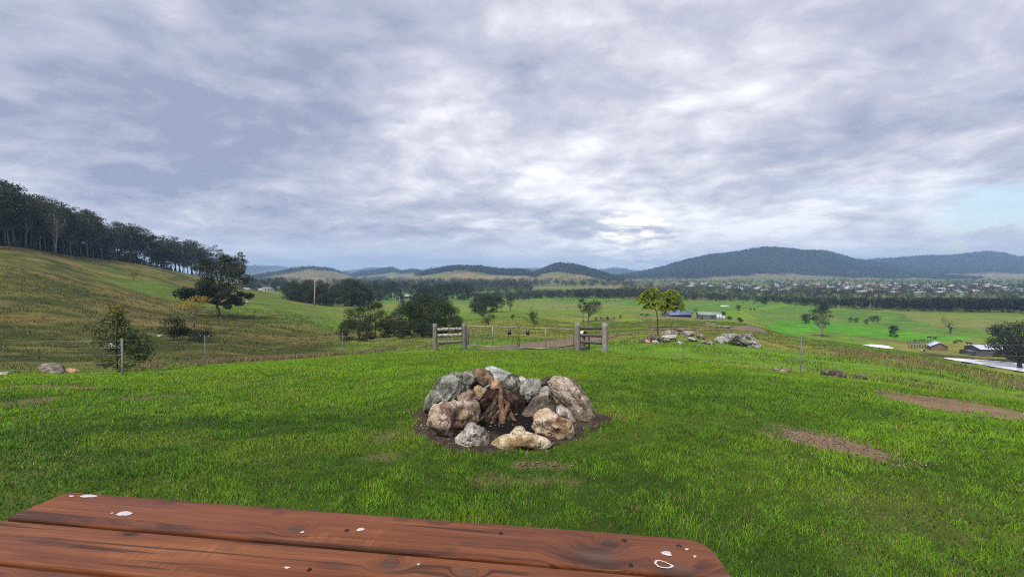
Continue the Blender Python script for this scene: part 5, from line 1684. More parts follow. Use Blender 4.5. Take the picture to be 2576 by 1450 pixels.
# single trees and groups of the flats: dx, depth, top row, proto, label, squash
gumS = proto('gum_tree', 12, tree_geo(12, clumps(12, 4.5, 4.2, 20, 240, .5, .36), .30, 240, .5, 70, GUM, (.17, .145, .12), bend=.5))
roundB = proto('round_tree', 6, tree_geo(6, clumps(6, .3, 3.2, 22, 241, .8, .40), .22, 241, .40, 80, [(.026, .038, .014), (.020, .030, .012)], GREYB))
FL = [(1196, 238, 752, oak_p[0], 'dark paddock tree at the outer end of the group past the gate', 1.0), (1222, 232, 741, oak_p[1], 'tallest dark paddock tree of the group past the gate', 1.15), (1248, 240, 744, oak_p[2], 'dark paddock tree in the middle of the group past the gate', .9),
      (1262, 236, 752, gumS, 'bare-stemmed dark tree in the group past the gate', .8), (1284, 240, 748, gumS, 'twin-stemmed dark tree at the bare-tree end of the group past the gate', .9), (1208, 226, 762, oak_p[3], 'low dark tree at the front of the group past the gate', 1.0), (1238, 230, 758, gumS, 'dark tree with slim stems in the front of the group past the gate', .8),
      (1856, 292, 767, gumS, 'umbrella-shaped tree alone in the green flats beyond the grey shed', 1.05),
      (2070, 204, 771, gumS, 'tall pale-trunked gum alone on the slope foot beyond the far steel post', .95), (2027, 262, 789, roundB, 'small round dark tree just beside the tall pale-trunked gum', 1.0), (2074, 335, 758, roundB, 'round dark treetop seen just above the tall pale-trunked gum', 1.1),
      (1924, 412, 746, roundB, 'large round dark tree before the river belt', 1.0), (1870, 425, 759, roundB, 'small round bush before the river belt, first of the low pair', 1.2), (1898, 420, 760, roundB, 'small round bush before the river belt, next to the large round tree', 1.2),
      (1888, 345, 774, roundB, 'small dark round shrub of the pair under the large round tree', 1.0), (1898, 345, 774, roundB, 'small dark round shrub, second of the pair under the large round tree', 1.0),
      (1862, 188, 798, roundB, 'dark bush at the end of the logs past the sheds', 1.2), (1836, 226, 795, roundB, 'dark bush against the white tanks of the grey shed', 1.5), (1818, 250, 783, roundB, 'dark shrub behind the roof end of the grey shed', 1.2), (1776, 254, 786, roundB, 'dark shrub just showing over the grey shed roof', 1.4),
      (2251, 206, 818, oak_p[1], 'small dark tree between the crop field and the stock yards', .85),
      (1694, 248, 746, oak_p[4], 'dark spreading tree behind the blue-roofed shed', 1.0), (1676, 252, 760, oak_p[0], 'dark tree behind the sapling stem near the blue-roofed shed', 1.0), (1712, 250, 764, oak_p[1], 'low dark tree over the end of the blue roof', .9)]
for dx, Y, top, p_, lb, sq in FL:
    place(p_, dx, Y, top, {gumS.name: 12, roundB.name: 6}.get(p_.name, 10), lb, None, squash=sq)
for k, (dx, Y, top, sq, lb) in enumerate([(1467, 212, 750, .75, 'slim tree with a straight stem beside the wider twin past the dark rails'), (1480, 214, 757, 1.2, 'wider tree with a forked stem past the dark rails')]):
    h_ = zat(top, Y) - Hs(gx(dx, Y), Y)
    r_ = (2.4, 4.6)[k]
    cl = clumps(h_, h_ * (.40, .44)[k], r_, (14, 22)[k], 250 + k, .62, .36)
    if k: cl = [(c[0] + 2.2, *c[1:]) for c in cl]
    put_tree('paddock_tree', dx, Y, tree_geo(h_, cl, .24, 250 + k, .40, 85, OAK, (.15, .12, .10), top=h_ * .8), lb, sink=.1)
# light shrubs near the gate
put_tree('shrub', 1222, 76, tree_geo(3.1, clumps(3.1, .9, 1.15, 16, 260, .6, .36), .06, 260, .16, 55, [(.045, .058, .024), (.060, .070, .034)], (.16, .14, .11)), 'thin grey-green shrub tree seen over the gate leaf beside the white rails', 'shrub')
put_tree('shrub', 1343, 82, tree_geo(2.9, clumps(2.9, .1, .85, 18, 261, 1.0, .40), .05, 261, .15, 55, [(.045, .068, .026), (.035, .055, .020)], (.14, .12, .10), droop=-.4), 'upright grey-green shrub seen over the middle of the gate', 'shrub')
put_tree('shrub', 1338, 86, tree_geo(3.6, clumps(3.6, 1.9, 1.3, 8, 262, .5, .34), .04, 262, .15, 26, [(.060, .085, .026)], (.14, .12, .10)), 'wispy sapling behind the upright grey-green shrub', 'shrub')
# big dark tree overhanging the dam
cl = clumps(14.6, 3.0, 8.6, 46, 270, .55, .26)
cl += [(-8.0, -1, 10.8, 2.2, 2, 1.2), (-9.0, 0, 8.6, 1.8, 1.6, 1.0), (-7.2, 1, 6.6, 2.0, 1.8, 1.0), (-8.6, -1, 12.0, 1.5, 1.5, .8), (-5.2, -1, 4.6, 2.2, 1.8, .9)]
T_, C_ = tree_geo(14.6, cl, .55, 270, .42, 150, [(.018, .024, .010), (.026, .030, .014), (.014, .020, .009)], (.06, .05, .042), limb_from=.15)
for e in ((-9.5, 4, 1.6), (-5, 2, 1.5)):
    T_.tube([(0, 0, 3.2), (np.array(e) * .5 + np.array([0, 0, 1.6])), e], [.2, .12, .04], 5, (.05, .042, .036), cap=False)
put_tree('dam_tree', 2572, 139, (T_, C_), 'large dark spreading tree on the bank of the farm dam', sink=.1)
# dark clumps further down the valley
VC = [('dark tree in the thick clump behind the dead white trunk', 'clump behind the dead white trunk', [(722, 262, 712), (742, 268, 706), (762, 260, 710), (782, 270, 704), (802, 262, 706), (822, 266, 712), (836, 258, 728), (730, 256, 728), (770, 254, 730), (810, 254, 738), (750, 257, 726), (790, 258, 724)]),
      ('dark tree in the second clump, between the dead white trunk and the creek trees', 'second dark valley clump', [(852, 300, 712), (868, 292, 704), (884, 298, 700), (900, 292, 706), (916, 300, 712), (880, 286, 722), (905, 288, 732), (926, 302, 724)]),
      ('dark tree of the row behind the farmhouse', 'trees behind the farmhouse', [(622, 600, 699), (640, 610, 698), (658, 600, 700), (676, 615, 699), (694, 605, 697), (712, 600, 697), (632, 580, 706), (690, 570, 706), (718, 540, 708)]),
      ('dark valley tree round the grey-roofed homestead', 'trees round the homestead', [(948, 480, 706), (966, 470, 712), (985, 500, 706), (1004, 455, 722), (1046, 430, 715), (1064, 415, 712), (1082, 420, 716), (1100, 430, 712), (1116, 440, 722), (1072, 330, 742), (1095, 320, 738), (1108, 315, 744), (1130, 480, 712), (1150, 470, 708), (1168, 460, 712), (1010, 410, 738), (955, 420, 728), (936, 400, 734), (1050, 395, 735), (1185, 520, 715)])]
i_ = 0
for lb, gr, L_ in VC:
    for dx, Y, top in L_:
        place(oak_p[i_ % 5], dx, Y, top, 10, lb, gr, squash=random.uniform(.75, 1.0)); i_ += 1
bush_p = proto('bush', 2, tree_geo(2, clumps(2, .05, 1.1, 9, 280, .8, .5), .04, 280, .28, 40, [(.05, .062, .022), (.036, .05, .018)], GREYB, limbs=False), None, 'bush')
for dx, dy, h_ in [(1500, 803, 1.4), (1512, 800, 1.2), (1528, 802, 1.6), (1545, 800, 1.2), (1560, 797, 1.4), (1625, 796, 1.6), (2180, 812, 2.6), (2196, 806, 3.4), (2206, 806, 3.2), (2140, 806, 2.4), (2155, 808, 2.6), (1040, 770, 3), (1240, 800, 1.6), (1290, 800, 1.5)]:
    p = pt(dx, dy + 3)
    o_ = place(bush_p, dx, p[1], 700, 2, 'scrubby low bush dotted over the flats', 'scrubby bushes of the flats')
    o_.scale = (h_ / 2,) * 3
    o_.location = (p[0], p[1], p[2])


# leafless trees
def bare_tree(h, seed, tr, spread, bark, depth=4):
    rs = np.random.default_rng(seed)
    T = Geo()

    def grow(p, d, L_, r_, lev):
        d = d / np.linalg.norm(d)
        e = p + d * L_
        mid = (p + e) / 2 + rs.normal(size=3) * L_ * .06
        T.tube([p, mid, e], [r_, r_ * .8, r_ * .6], 5 if lev > 1 else 4, bark, cap=False)
        if lev == 0: return
        for k in range(3 if lev >= depth - 1 else 2):
            nd = d + rs.normal(size=3) * spread + np.array([0, 0, .12])
            grow(e - d * L_ * .15 * k, nd, L_ * (.62 + .2 * rs.random()), r_ * .6, lev - 1)
    grow(np.array([0, 0, -.1]), np.array([0, 0, 1.]), h * .26, tr, depth)
    return T


M_DEAD = attr_mat('dead_wood', .9, 4, .3, .4, .02)
bt = thing('bare_tree', (0, 0, 0), 'tree', 'tree'); bare_tree(4.6, 300, .13, .62, (.17, .15, .13)).build('branches', M_DEAD, bt)
for dx, top, lb in [(1303, 762, 'leafless tree of the bare row, next to the dark group past the gate'), (1338, 761, 'leafless tree of the bare row, second along from the dark group'), (1391, 764, 'leafless tree of the bare row with the widest low fork'), (1427, 763, 'leafless tree of the bare row, farthest from the dark group'), (1462, 770, 'tiny leafless tree beyond the bare row')]:
    place(bt, dx, 262, top, 4.6, lb, 'bare row of the flats')
Tb = bare_tree(8.6, 310, .42, .55, (.085, .070, .058), 5)
r_ = thing('bare_tree', (gx(2393, 217), 217, Hs(gx(2393, 217), 217)), 'wide leafless tree standing alone in the field beyond the small brick shed', 'tree')
Tb.build('branches', M_DEAD, r_)
Gl = Geo(); n = 260
Gl.leaves(np.array([-3.2, 0, 6.2]) + rng.normal(size=(n, 3)) * np.array([.7, .7, 1.1]), .3, .2, np.array((.13, .085, .055)))
Gl.build('dead_leaf_clump', M_LEAF, r_)
dw = thing('dead_tree', (gx(791, 236), 236, Hs(gx(791, 236), 236)), 'tall dead white trunk with two stub branches before the dark clump', 'tree')
hd = zat(705, 236) - Hs(gx(791, 236), 236)
T_ = Geo(); T_.tube([(0, 0, -.1), (.1, 0, hd * .35), (.35, 0, hd * .72), (.2, 0, hd * .9), (.15, 0, hd)], [.36, .30, .24, .16, .08], 7, (.36, .32, .28))
T_.tube([(.32, 0, hd * .7), (1.1, 0, hd * .80), (1.5, 0, hd * .9)], [.16, .11, .05], 5, (.36, .32, .28), cap=False); T_.tube([(.28, 0, hd * .76), (.8, 0, hd * .95), (.9, 0, hd * 1.1)], [.12, .08, .03], 5, (.3, .27, .24), cap=False)
T_.build('trunk', M_DEAD, dw)
ds = thing('dead_tree', (gx(1753, 285), 285, Hs(gx(1753, 285), 285)), 'grey dead stump with a tall spike in the green flats', 'tree')
T_ = Geo(); T_.tube([(0, 0, -.1), (.5, 0, 2.5), (.9, 0, 5.2)], [.3, .2, .1], 6, (.16, .14, .12)); T_.tube([(-.6, 0, -.1), (-.9, 0, 2.6)], [.4, .15], 6, (.14, .12, .10)); T_.tube([(-1.3, .3, 0), (-2.2, .3, 2.2)], [.3, .1], 5, (.14, .12, .10)); T_.tube([(-.2, .3, 0), (-1.4, .3, 3.2)], [.2, .06], 5, (.14, .12, .10))
T_.build('trunk', M_DEAD, ds)

# ------------------------------------------------------------------ river belt, town trees, valley woodland: far-off wood that reads as one mass
BELT = [(1195, 762), (1260, 757), (1330, 752), (1500, 751), (1600, 752), (1720, 756), (1850, 758), (1950, 763), (2050, 770), (2150, 777), (2300, 782), (2450, 785), (2600, 791), (2800, 800), (3000, 806)]
BTOP = [(1195, 735), (1260, 732), (1330, 729), (1400, 727), (1500, 722), (1600, 722), (1720, 728), (1850, 736), (2000, 742), (2150, 744), (2300, 745), (2600, 746), (3000, 748)]
pts_b = []
bx_, by_ = [p[0] for p in BELT], [p[1] for p in BELT]
for k in range(2700):
    dx = 1195 + (3000 - 1195) * random.random()
    base = float(pchip(bx_, by_, dx))
    Y0 = (FLAT - EYE) / ray(1288, base)[1]
    if dx < 1340: Y0 = (-25.5 - EYE) / ray(1288, base)[1]
    f = random.random() ** 1.5
    Y = Y0 * (1 + (.40 + .45 * (dx > 1650)) * f) + random.uniform(-6, 10)
    x_ = gx(dx, Y); z_ = Hs(x_, Y)
    top = float(pchip([p[0] for p in BTOP], [p[1] for p in BTOP], dx)) + random.uniform(-2, 9) * (1 - .5 * f)
    h_ = max(5, zat(top, Y) - z_)
    pts_b.append((x_, Y, z_ - 1, min(h_, 22) * 1.03))
BCOL = [(.015, .023, .010), (.022, .030, .012), (.012, .019, .009), (.030, .034, .016), (.044, .040, .025)]
forest_mesh('river_woodland', np.array(pts_b), 110, .10, BCOL, 'dark belt of river trees running across the flats before the town', squash=1.05)
pts_t = []
for k in range(2400):
    dx = random.uniform(1560, 3000); dy = random.uniform(711, 743) if random.random() < .75 else random.uniform(703, 712)
    Y = (FLAT - EYE) / ray(1288, dy)[1]
    pts_t.append((gx(dx, Y), Y, FLAT - .5, random.uniform(4, 11)))
forest_mesh('town_trees', np.array(pts_t), 60, .12, [(.030, .040, .020), (.038, .046, .024), (.026, .034, .018), (.050, .050, .03)], 'scattered dark trees among the town houses beyond the river belt')
pts_v = []
for dx0, dx1, dy0, dy1, n in [(600, 1180, 703, 716, 260), (840, 1330, 712, 727, 430), (1130, 1340, 722, 742, 170), (1180, 1560, 703, 709, 200), (1200, 1600, 714, 722, 160), (930, 1160, 724, 744, 150), (560, 1000, 700, 704, 160), (1330, 1640, 697, 704, 120)]:
    for k in range(n):
        dx, dy = random.uniform(dx0, dx1), random.uniform(dy0, dy1)
        Y = (FLAT - EYE) / ray(1288, dy)[1]
        x_ = gx(dx, Y)
        pts_v.append((x_, Y, Hs(x_, Y) - .5, random.uniform(8, 17)))
forest_mesh('valley_woodland', np.array(pts_v), 70, .11, [(.026, .036, .017), (.034, .042, .020), (.022, .030, .015)], 'patchy dark woodland filling the valley floor before the hills')

# ------------------------------------------------------------------ buildings
def tin_mat(name, c, rib=9., rough=.45):
    m, b, o = new_mat(name)
    co = b.coord()
    n = b.noise(co, 1.2, 5, .6)
    k = b.smooth(n, .25, .75, .85, 1.15)
    x, y, z = b.sep(co)
    w = b.math('SINE', b.math('MULTIPLY', x, rib * 3))
    bsdf(b, o, b.mix(1, c, b.comb(k, k, k), 'MULTIPLY'), rough, b.bump(w, .25, .03), .5)
    return m


M_TINB = tin_mat('blue_roof_sheet', (.085, .125, .25)); M_TING = tin_mat('green_grey_roof_sheet', (.20, .25, .22)); M_TINW = tin_mat('pale_roof_sheet', (.42, .47, .54))
M_WALLG = tin_mat('grey_wall_sheet', (.115, .12, .125), 9, .6); M_WALLD = tin_mat('dark_wall_sheet', (.075, .072, .078), 9, .6)
M_CREAM = plain_mat('cream_wall', (.55, .50, .36), .8, 0, .1, 1, .05); M_BRICK = plain_mat('brown_brick', (.17, .105, .085), .85, 0, .25, 2, .2); M_TILE = plain_mat('grey_tile', (.17, .16, .165), .7, 0, .2, 2, .1)
M_DARK = plain_mat('dark_opening', (.018, .018, .02), .6, 0, .1, 2, 0); M_WHITE = plain_mat('white_tank', (.48, .49, .50), .5, 0, .08, 2, 0)


def gable(name, dx, Y, L_, D_, hw, hr, rz, label, wall, roof, over=.4, doors=(), cat='shed', z=None, hip=False):
    """walls with a pitched roof, ridge along local x; doors: (x0, x1, z0, z1, side) on the front"""
    x_ = gx(dx, Y)
    t_ = thing(name, (x_, Y, Hs(x_, Y) - .1 if z is None else z), label, cat, None, rz)
    gg = Geo(); a_, b_ = L_ / 2, D_ / 2
    V = [(-a_, -b_, -.5), (a_, -b_, -.5), (a_, b_, -.5), (-a_, b_, -.5), (-a_, -b_, hw), (a_, -b_, hw), (a_, b_, hw), (-a_, b_, hw), (-a_, 0, hr - .06), (a_, 0, hr - .06)]
    if hip: gg.add(V[:8], [(0, 1, 5, 4), (1, 2, 6, 5), (2, 3, 7, 6), (3, 0, 4, 7)])
    else: gg.add(V, [(0, 1, 5, 4), (1, 2, 6, 5), (2, 3, 7, 6), (3, 0, 4, 7)], [(4, 8, 7), (5, 6, 9)])
    gg.build('wall', wall, t_)
    gg = Geo(); s_ = (hr - hw) / b_; e = over
    hx = (b_ * .95 if hip else -e)
    V = []
    for dz in (0, .12):
        V += [(-a_ - e, -b_ - e, hw - s_ * e + dz), (a_ + e, -b_ - e, hw - s_ * e + dz), (a_ - hx, 0, hr + dz), (-a_ + hx, 0, hr + dz), (a_ + e, b_ + e, hw - s_ * e + dz), (-a_ - e, b_ + e, hw - s_ * e + dz)]
    q_ = [(6, 7, 8, 9), (9, 8, 10, 11), (3, 2, 1, 0), (5, 4, 2, 3), (0, 1, 7, 6), (4, 5, 11, 10)]
    if hip: gg.add(V, q_, [(1, 2, 8), (4, 10, 8), (0, 6, 9), (5, 9, 11), (7, 10, 8) if False else (1, 4, 2)])
    else: gg.add(V, q_ + [(1, 2, 8, 7), (2, 4, 10, 8), (3, 0, 6, 9), (5, 3, 9, 11)])
    if hip: gg.q.append(np.array([(1, 4, 10, 7), (5, 0, 6, 11)])); gg.t.append(np.array([(7, 10, 8), (11, 6, 9)]))
    gg.build('roof', roof, t_)
    for d in doors:
        kx, x0, x1, z0, z1, mt, nm = d
        if kx == 'f': Geo().box(x0, x1, -b_ - .04, -b_ + .02, z0, z1).build(nm, mt, t_)
        elif kx == 'l': Geo().box(-a_ - .04, -a_ + .02, x0, x1, z0, z1).build(nm, mt, t_)
        else: Geo().box(a_ - .02, a_ + .04, x0, x1, z0, z1).build(nm, mt, t_)
    return t_


gable('shed', 1704, 236, 11.0, 8.0, 2.5, 4.3, R(4), 'shed with a bright blue roof half hidden behind an earth bank', M_WALLG, M_TINB, .5, [('f', -4.5, 4.5, 0, 2.1, M_DARK, 'open_front'), ('f', -1.4, -.9, 0, 1.2, M_WHITE, 'drum')])
gable('shed', 1784, 233, 10.6, 7.0, 2.6, 3.7, R(-12), 'long grey shed with a pale green-grey roof and an open bay', M_WALLG, M_TING, .3, [('f', -4.6, -3.4, 0, 1.6, M_DARK, 'open_bay'), ('f', .4, 1.2, .9, 1.6, M_DARK, 'window')])
for dx, Y, r_, h_, lb in [(1807, 226, .75, 2.3, 'white water tank at the corner of the grey shed, next to its wall'), (1813, 226.5, .75, 2.3, 'white water tank at the corner of the grey shed, nearer the dark bush'), (1821, 227, .6, 1.7, 'small grey-white tank between the white tanks and the dark bush')]:
    x_ = gx(dx, Y); z_ = Hs(x_, Y); t_ = thing('water_tank', (x_, Y, z_), lb, 'tank')
    gg = Geo(); gg.tube([(0, 0, -.2), (0, 0, h_ * .5), (0, 0, h_)], r_, 16); gg.build('shell', M_WHITE, t_)
    gg = Geo(); gg.tube([(0, 0, h_ + .002), (0, 0, h_ + .15), (0, 0, h_ + .2)], [r_ * 1.03, r_ * .5, .1], 16); gg.build('lid', M_WHITE, t_)
gable('shed', 2361, 172, 5.0, 4.6, 1.7, 3.0, R(62), 'small brown brick shed with a shiny pale roof beside the stock yards', M_BRICK, M_TINW, .35, [('r', -1.4, -.2, 0, 1.5, M_DARK, 'door'), ('f', -1.5, 1.5, 0, 1.5, M_DARK, 'open_side')])
gable('barn', 2492, 160, 10.5, 6.5, 2.5, 3.5, R(-6), 'long dark barn with a pale roof under the big dark dam tree', M_WALLD, M_TINW, .3, [('f', -1.5, 1.2, 0, 2.1, M_DARK, 'door')])
gable('lean_to', 2442, 161, 3.0, 4.0, 1.3, 1.65, R(-6), 'low dark lean-to at the near end of the long barn', M_WALLD, M_WALLD, .2, [('f', -1.1, -.1, .1, .9, M_DARK, 'bay'), ('f', .2, 1.1, .1, .9, M_DARK, 'bay')])
gable('farmhouse', 672, 505, 12.5, 7, 3.0, 4.8, R(4), 'cream farmhouse with a grey hipped roof in the left valley', M_CREAM, M_TILE, .5, [('f', -4, -2.6, .8, 2, M_DARK, 'window'), ('f', -.6, .5, 0, 2, M_DARK, 'door'), ('f', 2.6, 4, .8, 2, M_DARK, 'window')], 'house', None, True)
bpy.data.objects['farmhouse']['label'] = 'cream farmhouse with a grey hipped roof before the dark valley trees'
gable('outbuilding', 656.5, 490, 3.6, 3.5, 1.6, 2.4, R(20), 'small white outbuilding with a dark opening beside the cream farmhouse', M_WHITE, M_WHITE, .2, [('f', -.9, .9, 0, 1.5, M_DARK, 'opening')])
# shelter with pale roof
x_ = gx(614, 300); z_ = Hs(x_, 300); t_ = thing('open_shelter', (x_, 300, z_), 'small open shelter with a rounded pale roof at the edge of the leaning gum', 'shelter')
hs_ = zat(727, 300) - z_
for a_ in (-1, 1):
    for c_ in (-1, 1):
        Geo().box(a_ * 2.6 - .15, a_ * 2.6 + .15, c_ * 1.8 - .15, c_ * 1.8 + .15, -.3, hs_).build('leg', M_BRICK, t_)
Geo().box(-2.4, 2.4, 1.6, 1.72, 0, hs_ - .1).build('back_wall', M_BRICK, t_)
gg = Geo(); V = []
for i in range(13):
    a_ = math.pi * i / 12
    V += [(-3.4 * math.cos(a_), -2.3, hs_ + .9 * math.sin(a_)), (-3.4 * math.cos(a_), 2.3, hs_ + .9 * math.sin(a_))]
gg.add(V, [(2 * i, 2 * i + 2, 2 * i + 3, 2 * i + 1) for i in range(12)] + [(0, 1, 25, 24)])
V0 = np.array(V); gg.t.append(np.array([(0, 2 * i + 2, 2 * i) for i in range(1, 12)] + [(1, 2 * i + 1, 2 * i + 3) for i in range(1, 12)]))
gg.build('roof', M_WHITE, t_)
gable('homestead', 1028, 500, 13, 8, 3, 5, R(8), 'wide homestead with a grey-green roof among the valley trees', M_WALLG, M_TING, .5, [('f', -3, -1, .8, 2, M_DARK, 'window'), ('f', 1, 3, .8, 2, M_DARK, 'window')], 'house')
# low earth bank in front of the blue roof
rock('earth_bank', (1600, 1760, 796, 806), 218, 5, rock_mat('bank_earth', (.10, .075, .045), (.17, .13, .075), (.24, .19, .12), dark=(.07, .05, .03), sc=.15), 'long low brown earth bank in front of the blue-roofed shed', 'earth bank', None, 95, 0, None, 4, 40, .05, sink=.5)
# silage tunnel
x_ = gx(1824, 385); z_ = Hs(x_, 385)
gg = Geo(); V = []
for yy in (-4, 4):
    for i in range(9):
        a_ = math.pi * i / 8; V.append((.9 * math.cos(a_), yy, 1.0 * math.sin(a_) - .05))
gg.add(V, [(i, i + 1, i + 10, i + 9) for i in range(8)], [(0, i + 1, i) for i in range(1, 8)] + [(9, 9 + i, 10 + i) for i in range(1, 8)])
o_ = gg.build('silage_wrap', M_WHITE, None, True, (x_, 385, z_)); o_.rotation_euler = (0, 0, R(-78)); tag(o_, 'long white plastic-wrapped silage roll lying in the green flats', 'silage')
# fallen logs on the pasture
M_OLD = attr_mat('old_log', .9, 2, .5, .5, .05)
for a_, b_, r0, r1, c_, lb in [((1772, 819), (1836, 827), .16, .26, (.20, .18, .155), 'long grey fallen log with a light cut end above the split boulders'), ((1750, 817.5), (1800, 820), .06, .14, (.15, .125, .10), 'thin fallen branch beside the long grey log'),
                               ((1775, 814), (1800, 818), .22, .14, (.27, .22, .18), 'pale stump end lying on the fallen logs'), ((1825, 821), (1842, 824), .14, .12, (.10, .085, .07), 'short dark log at the end of the long grey log')]:
    p, q_ = pt(*a_), pt(*b_)
    p, q_ = np.array(p), np.array(q_)
    p[2] += r0 * .8; q_[2] += r1 * .8
    gg = Geo(); gg.tube(wobble_path([p, (p + q_) / 2, q_], 4, .05, 3) - p, np.interp(np.linspace(0, 1, 9), [0, 1], [r0, r1]) * (1 + .15 * rng.normal(size=9)), 9, c_)
    tag(gg.build('fallen_log', M_OLD, None, True, tuple(p)), lb, 'log')
gg = Geo()
for k in range(9):
    p = np.array([random.uniform(-1.6, 1.6), random.uniform(-.5, .5), .15 + .1 * k * .5]); d = np.array([random.uniform(.6, 1.4), random.uniform(-.3, .3), random.uniform(-.05, .1)])
    gg.tube([p - d, p, p + d], [.05, .08, .06], 6, random.choice([(.17, .12, .085), (.24, .17, .13), (.13, .10, .08)]))
p = pt(1690, 836); tag(gg.build('branch_heap', M_OLD, None, True, p), 'heap of reddish brown cut branches behind the sapling mound', 'branch heap')

# poles and mast
for dx, Y, d0, d1, r_, lb, nm in [(996, 338, 744, 757, .16, 'pale timber pole beyond the creek trees, first of a pair', 'utility_pole'), (1005, 336, 746, 757, .16, 'pale timber pole beyond the creek trees, second of the pair', 'utility_pole'), (2190, 355, 763, 778, .16, 'grey utility pole before the belt beyond the tall pale-trunked gum', 'utility_pole'), (2256, 205, 822, 852, .10, 'slim pole beside the small dark tree near the stock yards', 'utility_pole'), (1683, 246, 776, 800, .26, 'pale bare pole rising behind the blue roof', 'pale_pole'), (1690, 320, 730, 752, .16, 'thin pole sticking up above the sapling', 'utility_pole')]:
    x_ = gx(dx, Y); z_ = Hs(x_, Y); h_ = zat(d0, Y) - z_
    t_ = thing(nm, (x_, Y, z_), lb, 'pole')
    gg = Geo(); gg.tube([(0, 0, -.3), (0, 0, h_ / 2), (0, 0, h_)], [r_ * 1.1, r_, r_ * .8], 8, (.36, .33, .29)); gg.build('shaft', M_OLD, t_)
    if nm == 'utility_pole': Geo().box(-.9, .9, -r_ - .1, -r_, h_ - .7, h_ - .55, (.2, .18, .16)).build('crossarm', M_OLD, t_)
x_ = gx(1411, 1795, 664); zb = zat(668, 1795)
t_ = thing('radio_mast', (x_, 1795, zb - 4), 'thin lattice radio mast on the top of the rounded wooded hill', 'mast')
gg = Geo()
for a_ in (0, 120, 240):
    gg.tube([(1.0 * math.cos(R(a_)), 1.0 * math.sin(R(a_)), 0), (.5 * math.cos(R(a_)), .5 * math.sin(R(a_)), 20)], .30, 5, (.12, .12, .13))
for k in range(8):
    gg.box(-.8, .8, -.8, .8, 2 + k * 2.2, 2.2 + k * 2.2, (.12, .12, .13))
gg.build('lattice', M_OLD, t_); Geo().box(-1.3, 1.3, -.5, .5, 15, 18, (.25, .25, .26)).build('antenna', M_OLD, t_)

# stock yards by the small brick shed
p0 = pt(2300, 866)
t_ = thing('stock_yard', (gx(2318, 180), 180, Hs(gx(2318, 180), 180)), 'dark timber stock yard rails beside the small brick shed', 'yard')
bx = t_.location
for Y, xa, xb in [(186, 2285, 2345), (176, 2290, 2345)]:
    for k in range(9):
        dx = xa + (xb - xa) * k / 8; x_ = gx(dx, Y); z_ = Hs(x_, Y)
        gg = Geo().box(x_ - .1 - bx.x, x_ + .1 - bx.x, Y - .1 - bx.y, Y + .1 - bx.y, z_ - .2 - bx.z, z_ + 1.5 - bx.z, (.10, .085, .07)); gg.build('post', M_OLD, t_)
    for hh in (.5, .9, 1.3):
        gg = Geo(); P_ = []
        for k in range(9):
            x_ = gx(xa + (xb - xa) * k / 8, Y); P_.append((x_ - bx.x, Y - bx.y, Hs(x_, Y) + hh - bx.z))
        gg.tube(P_, .07, 4, (.12, .10, .085), cap=False); gg.build('rail', M_OLD, t_)

# ------------------------------------------------------------------ cattle
def cow_mesh():
    bm = bmesh.new()
    L = [((-.85, 0, 1.05), .30), ((-.3, 0, 1.02), .34), ((.35, 0, 1.02), .35), ((.80, 0, 1.08), .28), ((1.12, 0, 1.22), .19), ((1.38, 0, 1.16), .14), ((1.62, 0, 1.00), .09)]
    vs = [bm.verts.new(p) for p, _ in L]; rad = [r for _, r in L]
    for a_, b_ in zip(vs[:-1], vs[1:]): bm.edges.new((a_, b_))
    for bx0, i in ((-.78, 0), (.62, 3)):
        for s_ in (-1, 1):
            k0 = bm.verts.new((bx0, s_ * .20, .72)); k1 = bm.verts.new((bx0 + (-.06 if i == 0 else .02), s_ * .20, .38)); k2 = bm.verts.new((bx0, s_ * .20, 0))
            bm.edges.new((vs[i], k0)); bm.edges.new((k0, k1)); bm.edges.new((k1, k2)); rad += [.15, .085, .065]
    t0 = bm.verts.new((-1.12, 0, 1.10)); t1 = bm.verts.new((-1.18, 0, .6)); bm.edges.new((vs[0], t0)); bm.edges.new((t0, t1)); rad += [.05, .04]
    for s_ in (-1, 1):
        e = bm.verts.new((1.32, s_ * .24, 1.28)); bm.edges.new((vs[5], e)); rad.append(.05)
    me = bpy.data.meshes.new('cow'); bm.to_mesh(me); bm.free()
    o_ = bpy.data.objects.new('cow', me); COL.objects.link(o_)
    md = o_.modifiers.new('skin', 'SKIN')
    for v, r_ in zip(me.skin_vertices[0].data, rad): v.radius = (r_, r_)
    me.skin_vertices[0].data[1].use_root = True
    sm = o_.modifiers.new('sub', 'SUBSURF'); sm.levels = 1; sm.render_levels = 1
    bpy.context.view_layer.update()
    dg = bpy.context.evaluated_depsgraph_get()
    m2 = bpy.data.meshes.new_from_object(o_.evaluated_get(dg))
    bpy.data.objects.remove(o_)
    m2.name = 'cow'
    return m2


M_COW = plain_mat('black_hide', (.016, .014, .014), .7, 0, .3, 2, 0)
m, b, o = new_mat('patched_hide')
n = b.noise(b.coord(), 1.1, 2, .5)
bsdf(b, o, b.mix(b.smooth(n, .52, .56), (.014, .012, .012), (.55, .53, .5)), .7)
M_COW2 = m
cm = cow_mesh(); cm.materials.append(M_COW)
cm2 = cm.copy(); cm2.materials.clear(); cm2.materials.append(M_COW2)
CW = [(1400, 754), (1409, 755.5), (1416, 754), (1434, 755), (1443, 756), (1494, 755), (1501, 757), (1518, 755), (1533, 756), (1546, 757), (1558, 758), (1566, 758), (1574, 757), (1582, 755), (1476, 756), (1525, 759)]
for k, (dx, dy) in enumerate(CW):
    p = pt(dx, dy); o_ = bpy.data.objects.new('cow', cm); COL.objects.link(o_)
    o_.location = p; o_.scale = (.8,) * 3; o_.rotation_euler = (0, 0, random.choice([0, 3.14]) + random.uniform(-.5, .5))
    tag(o_, 'tiny black cow grazing on the far green flat below the river belt', 'cow', 'cattle on the far flat')
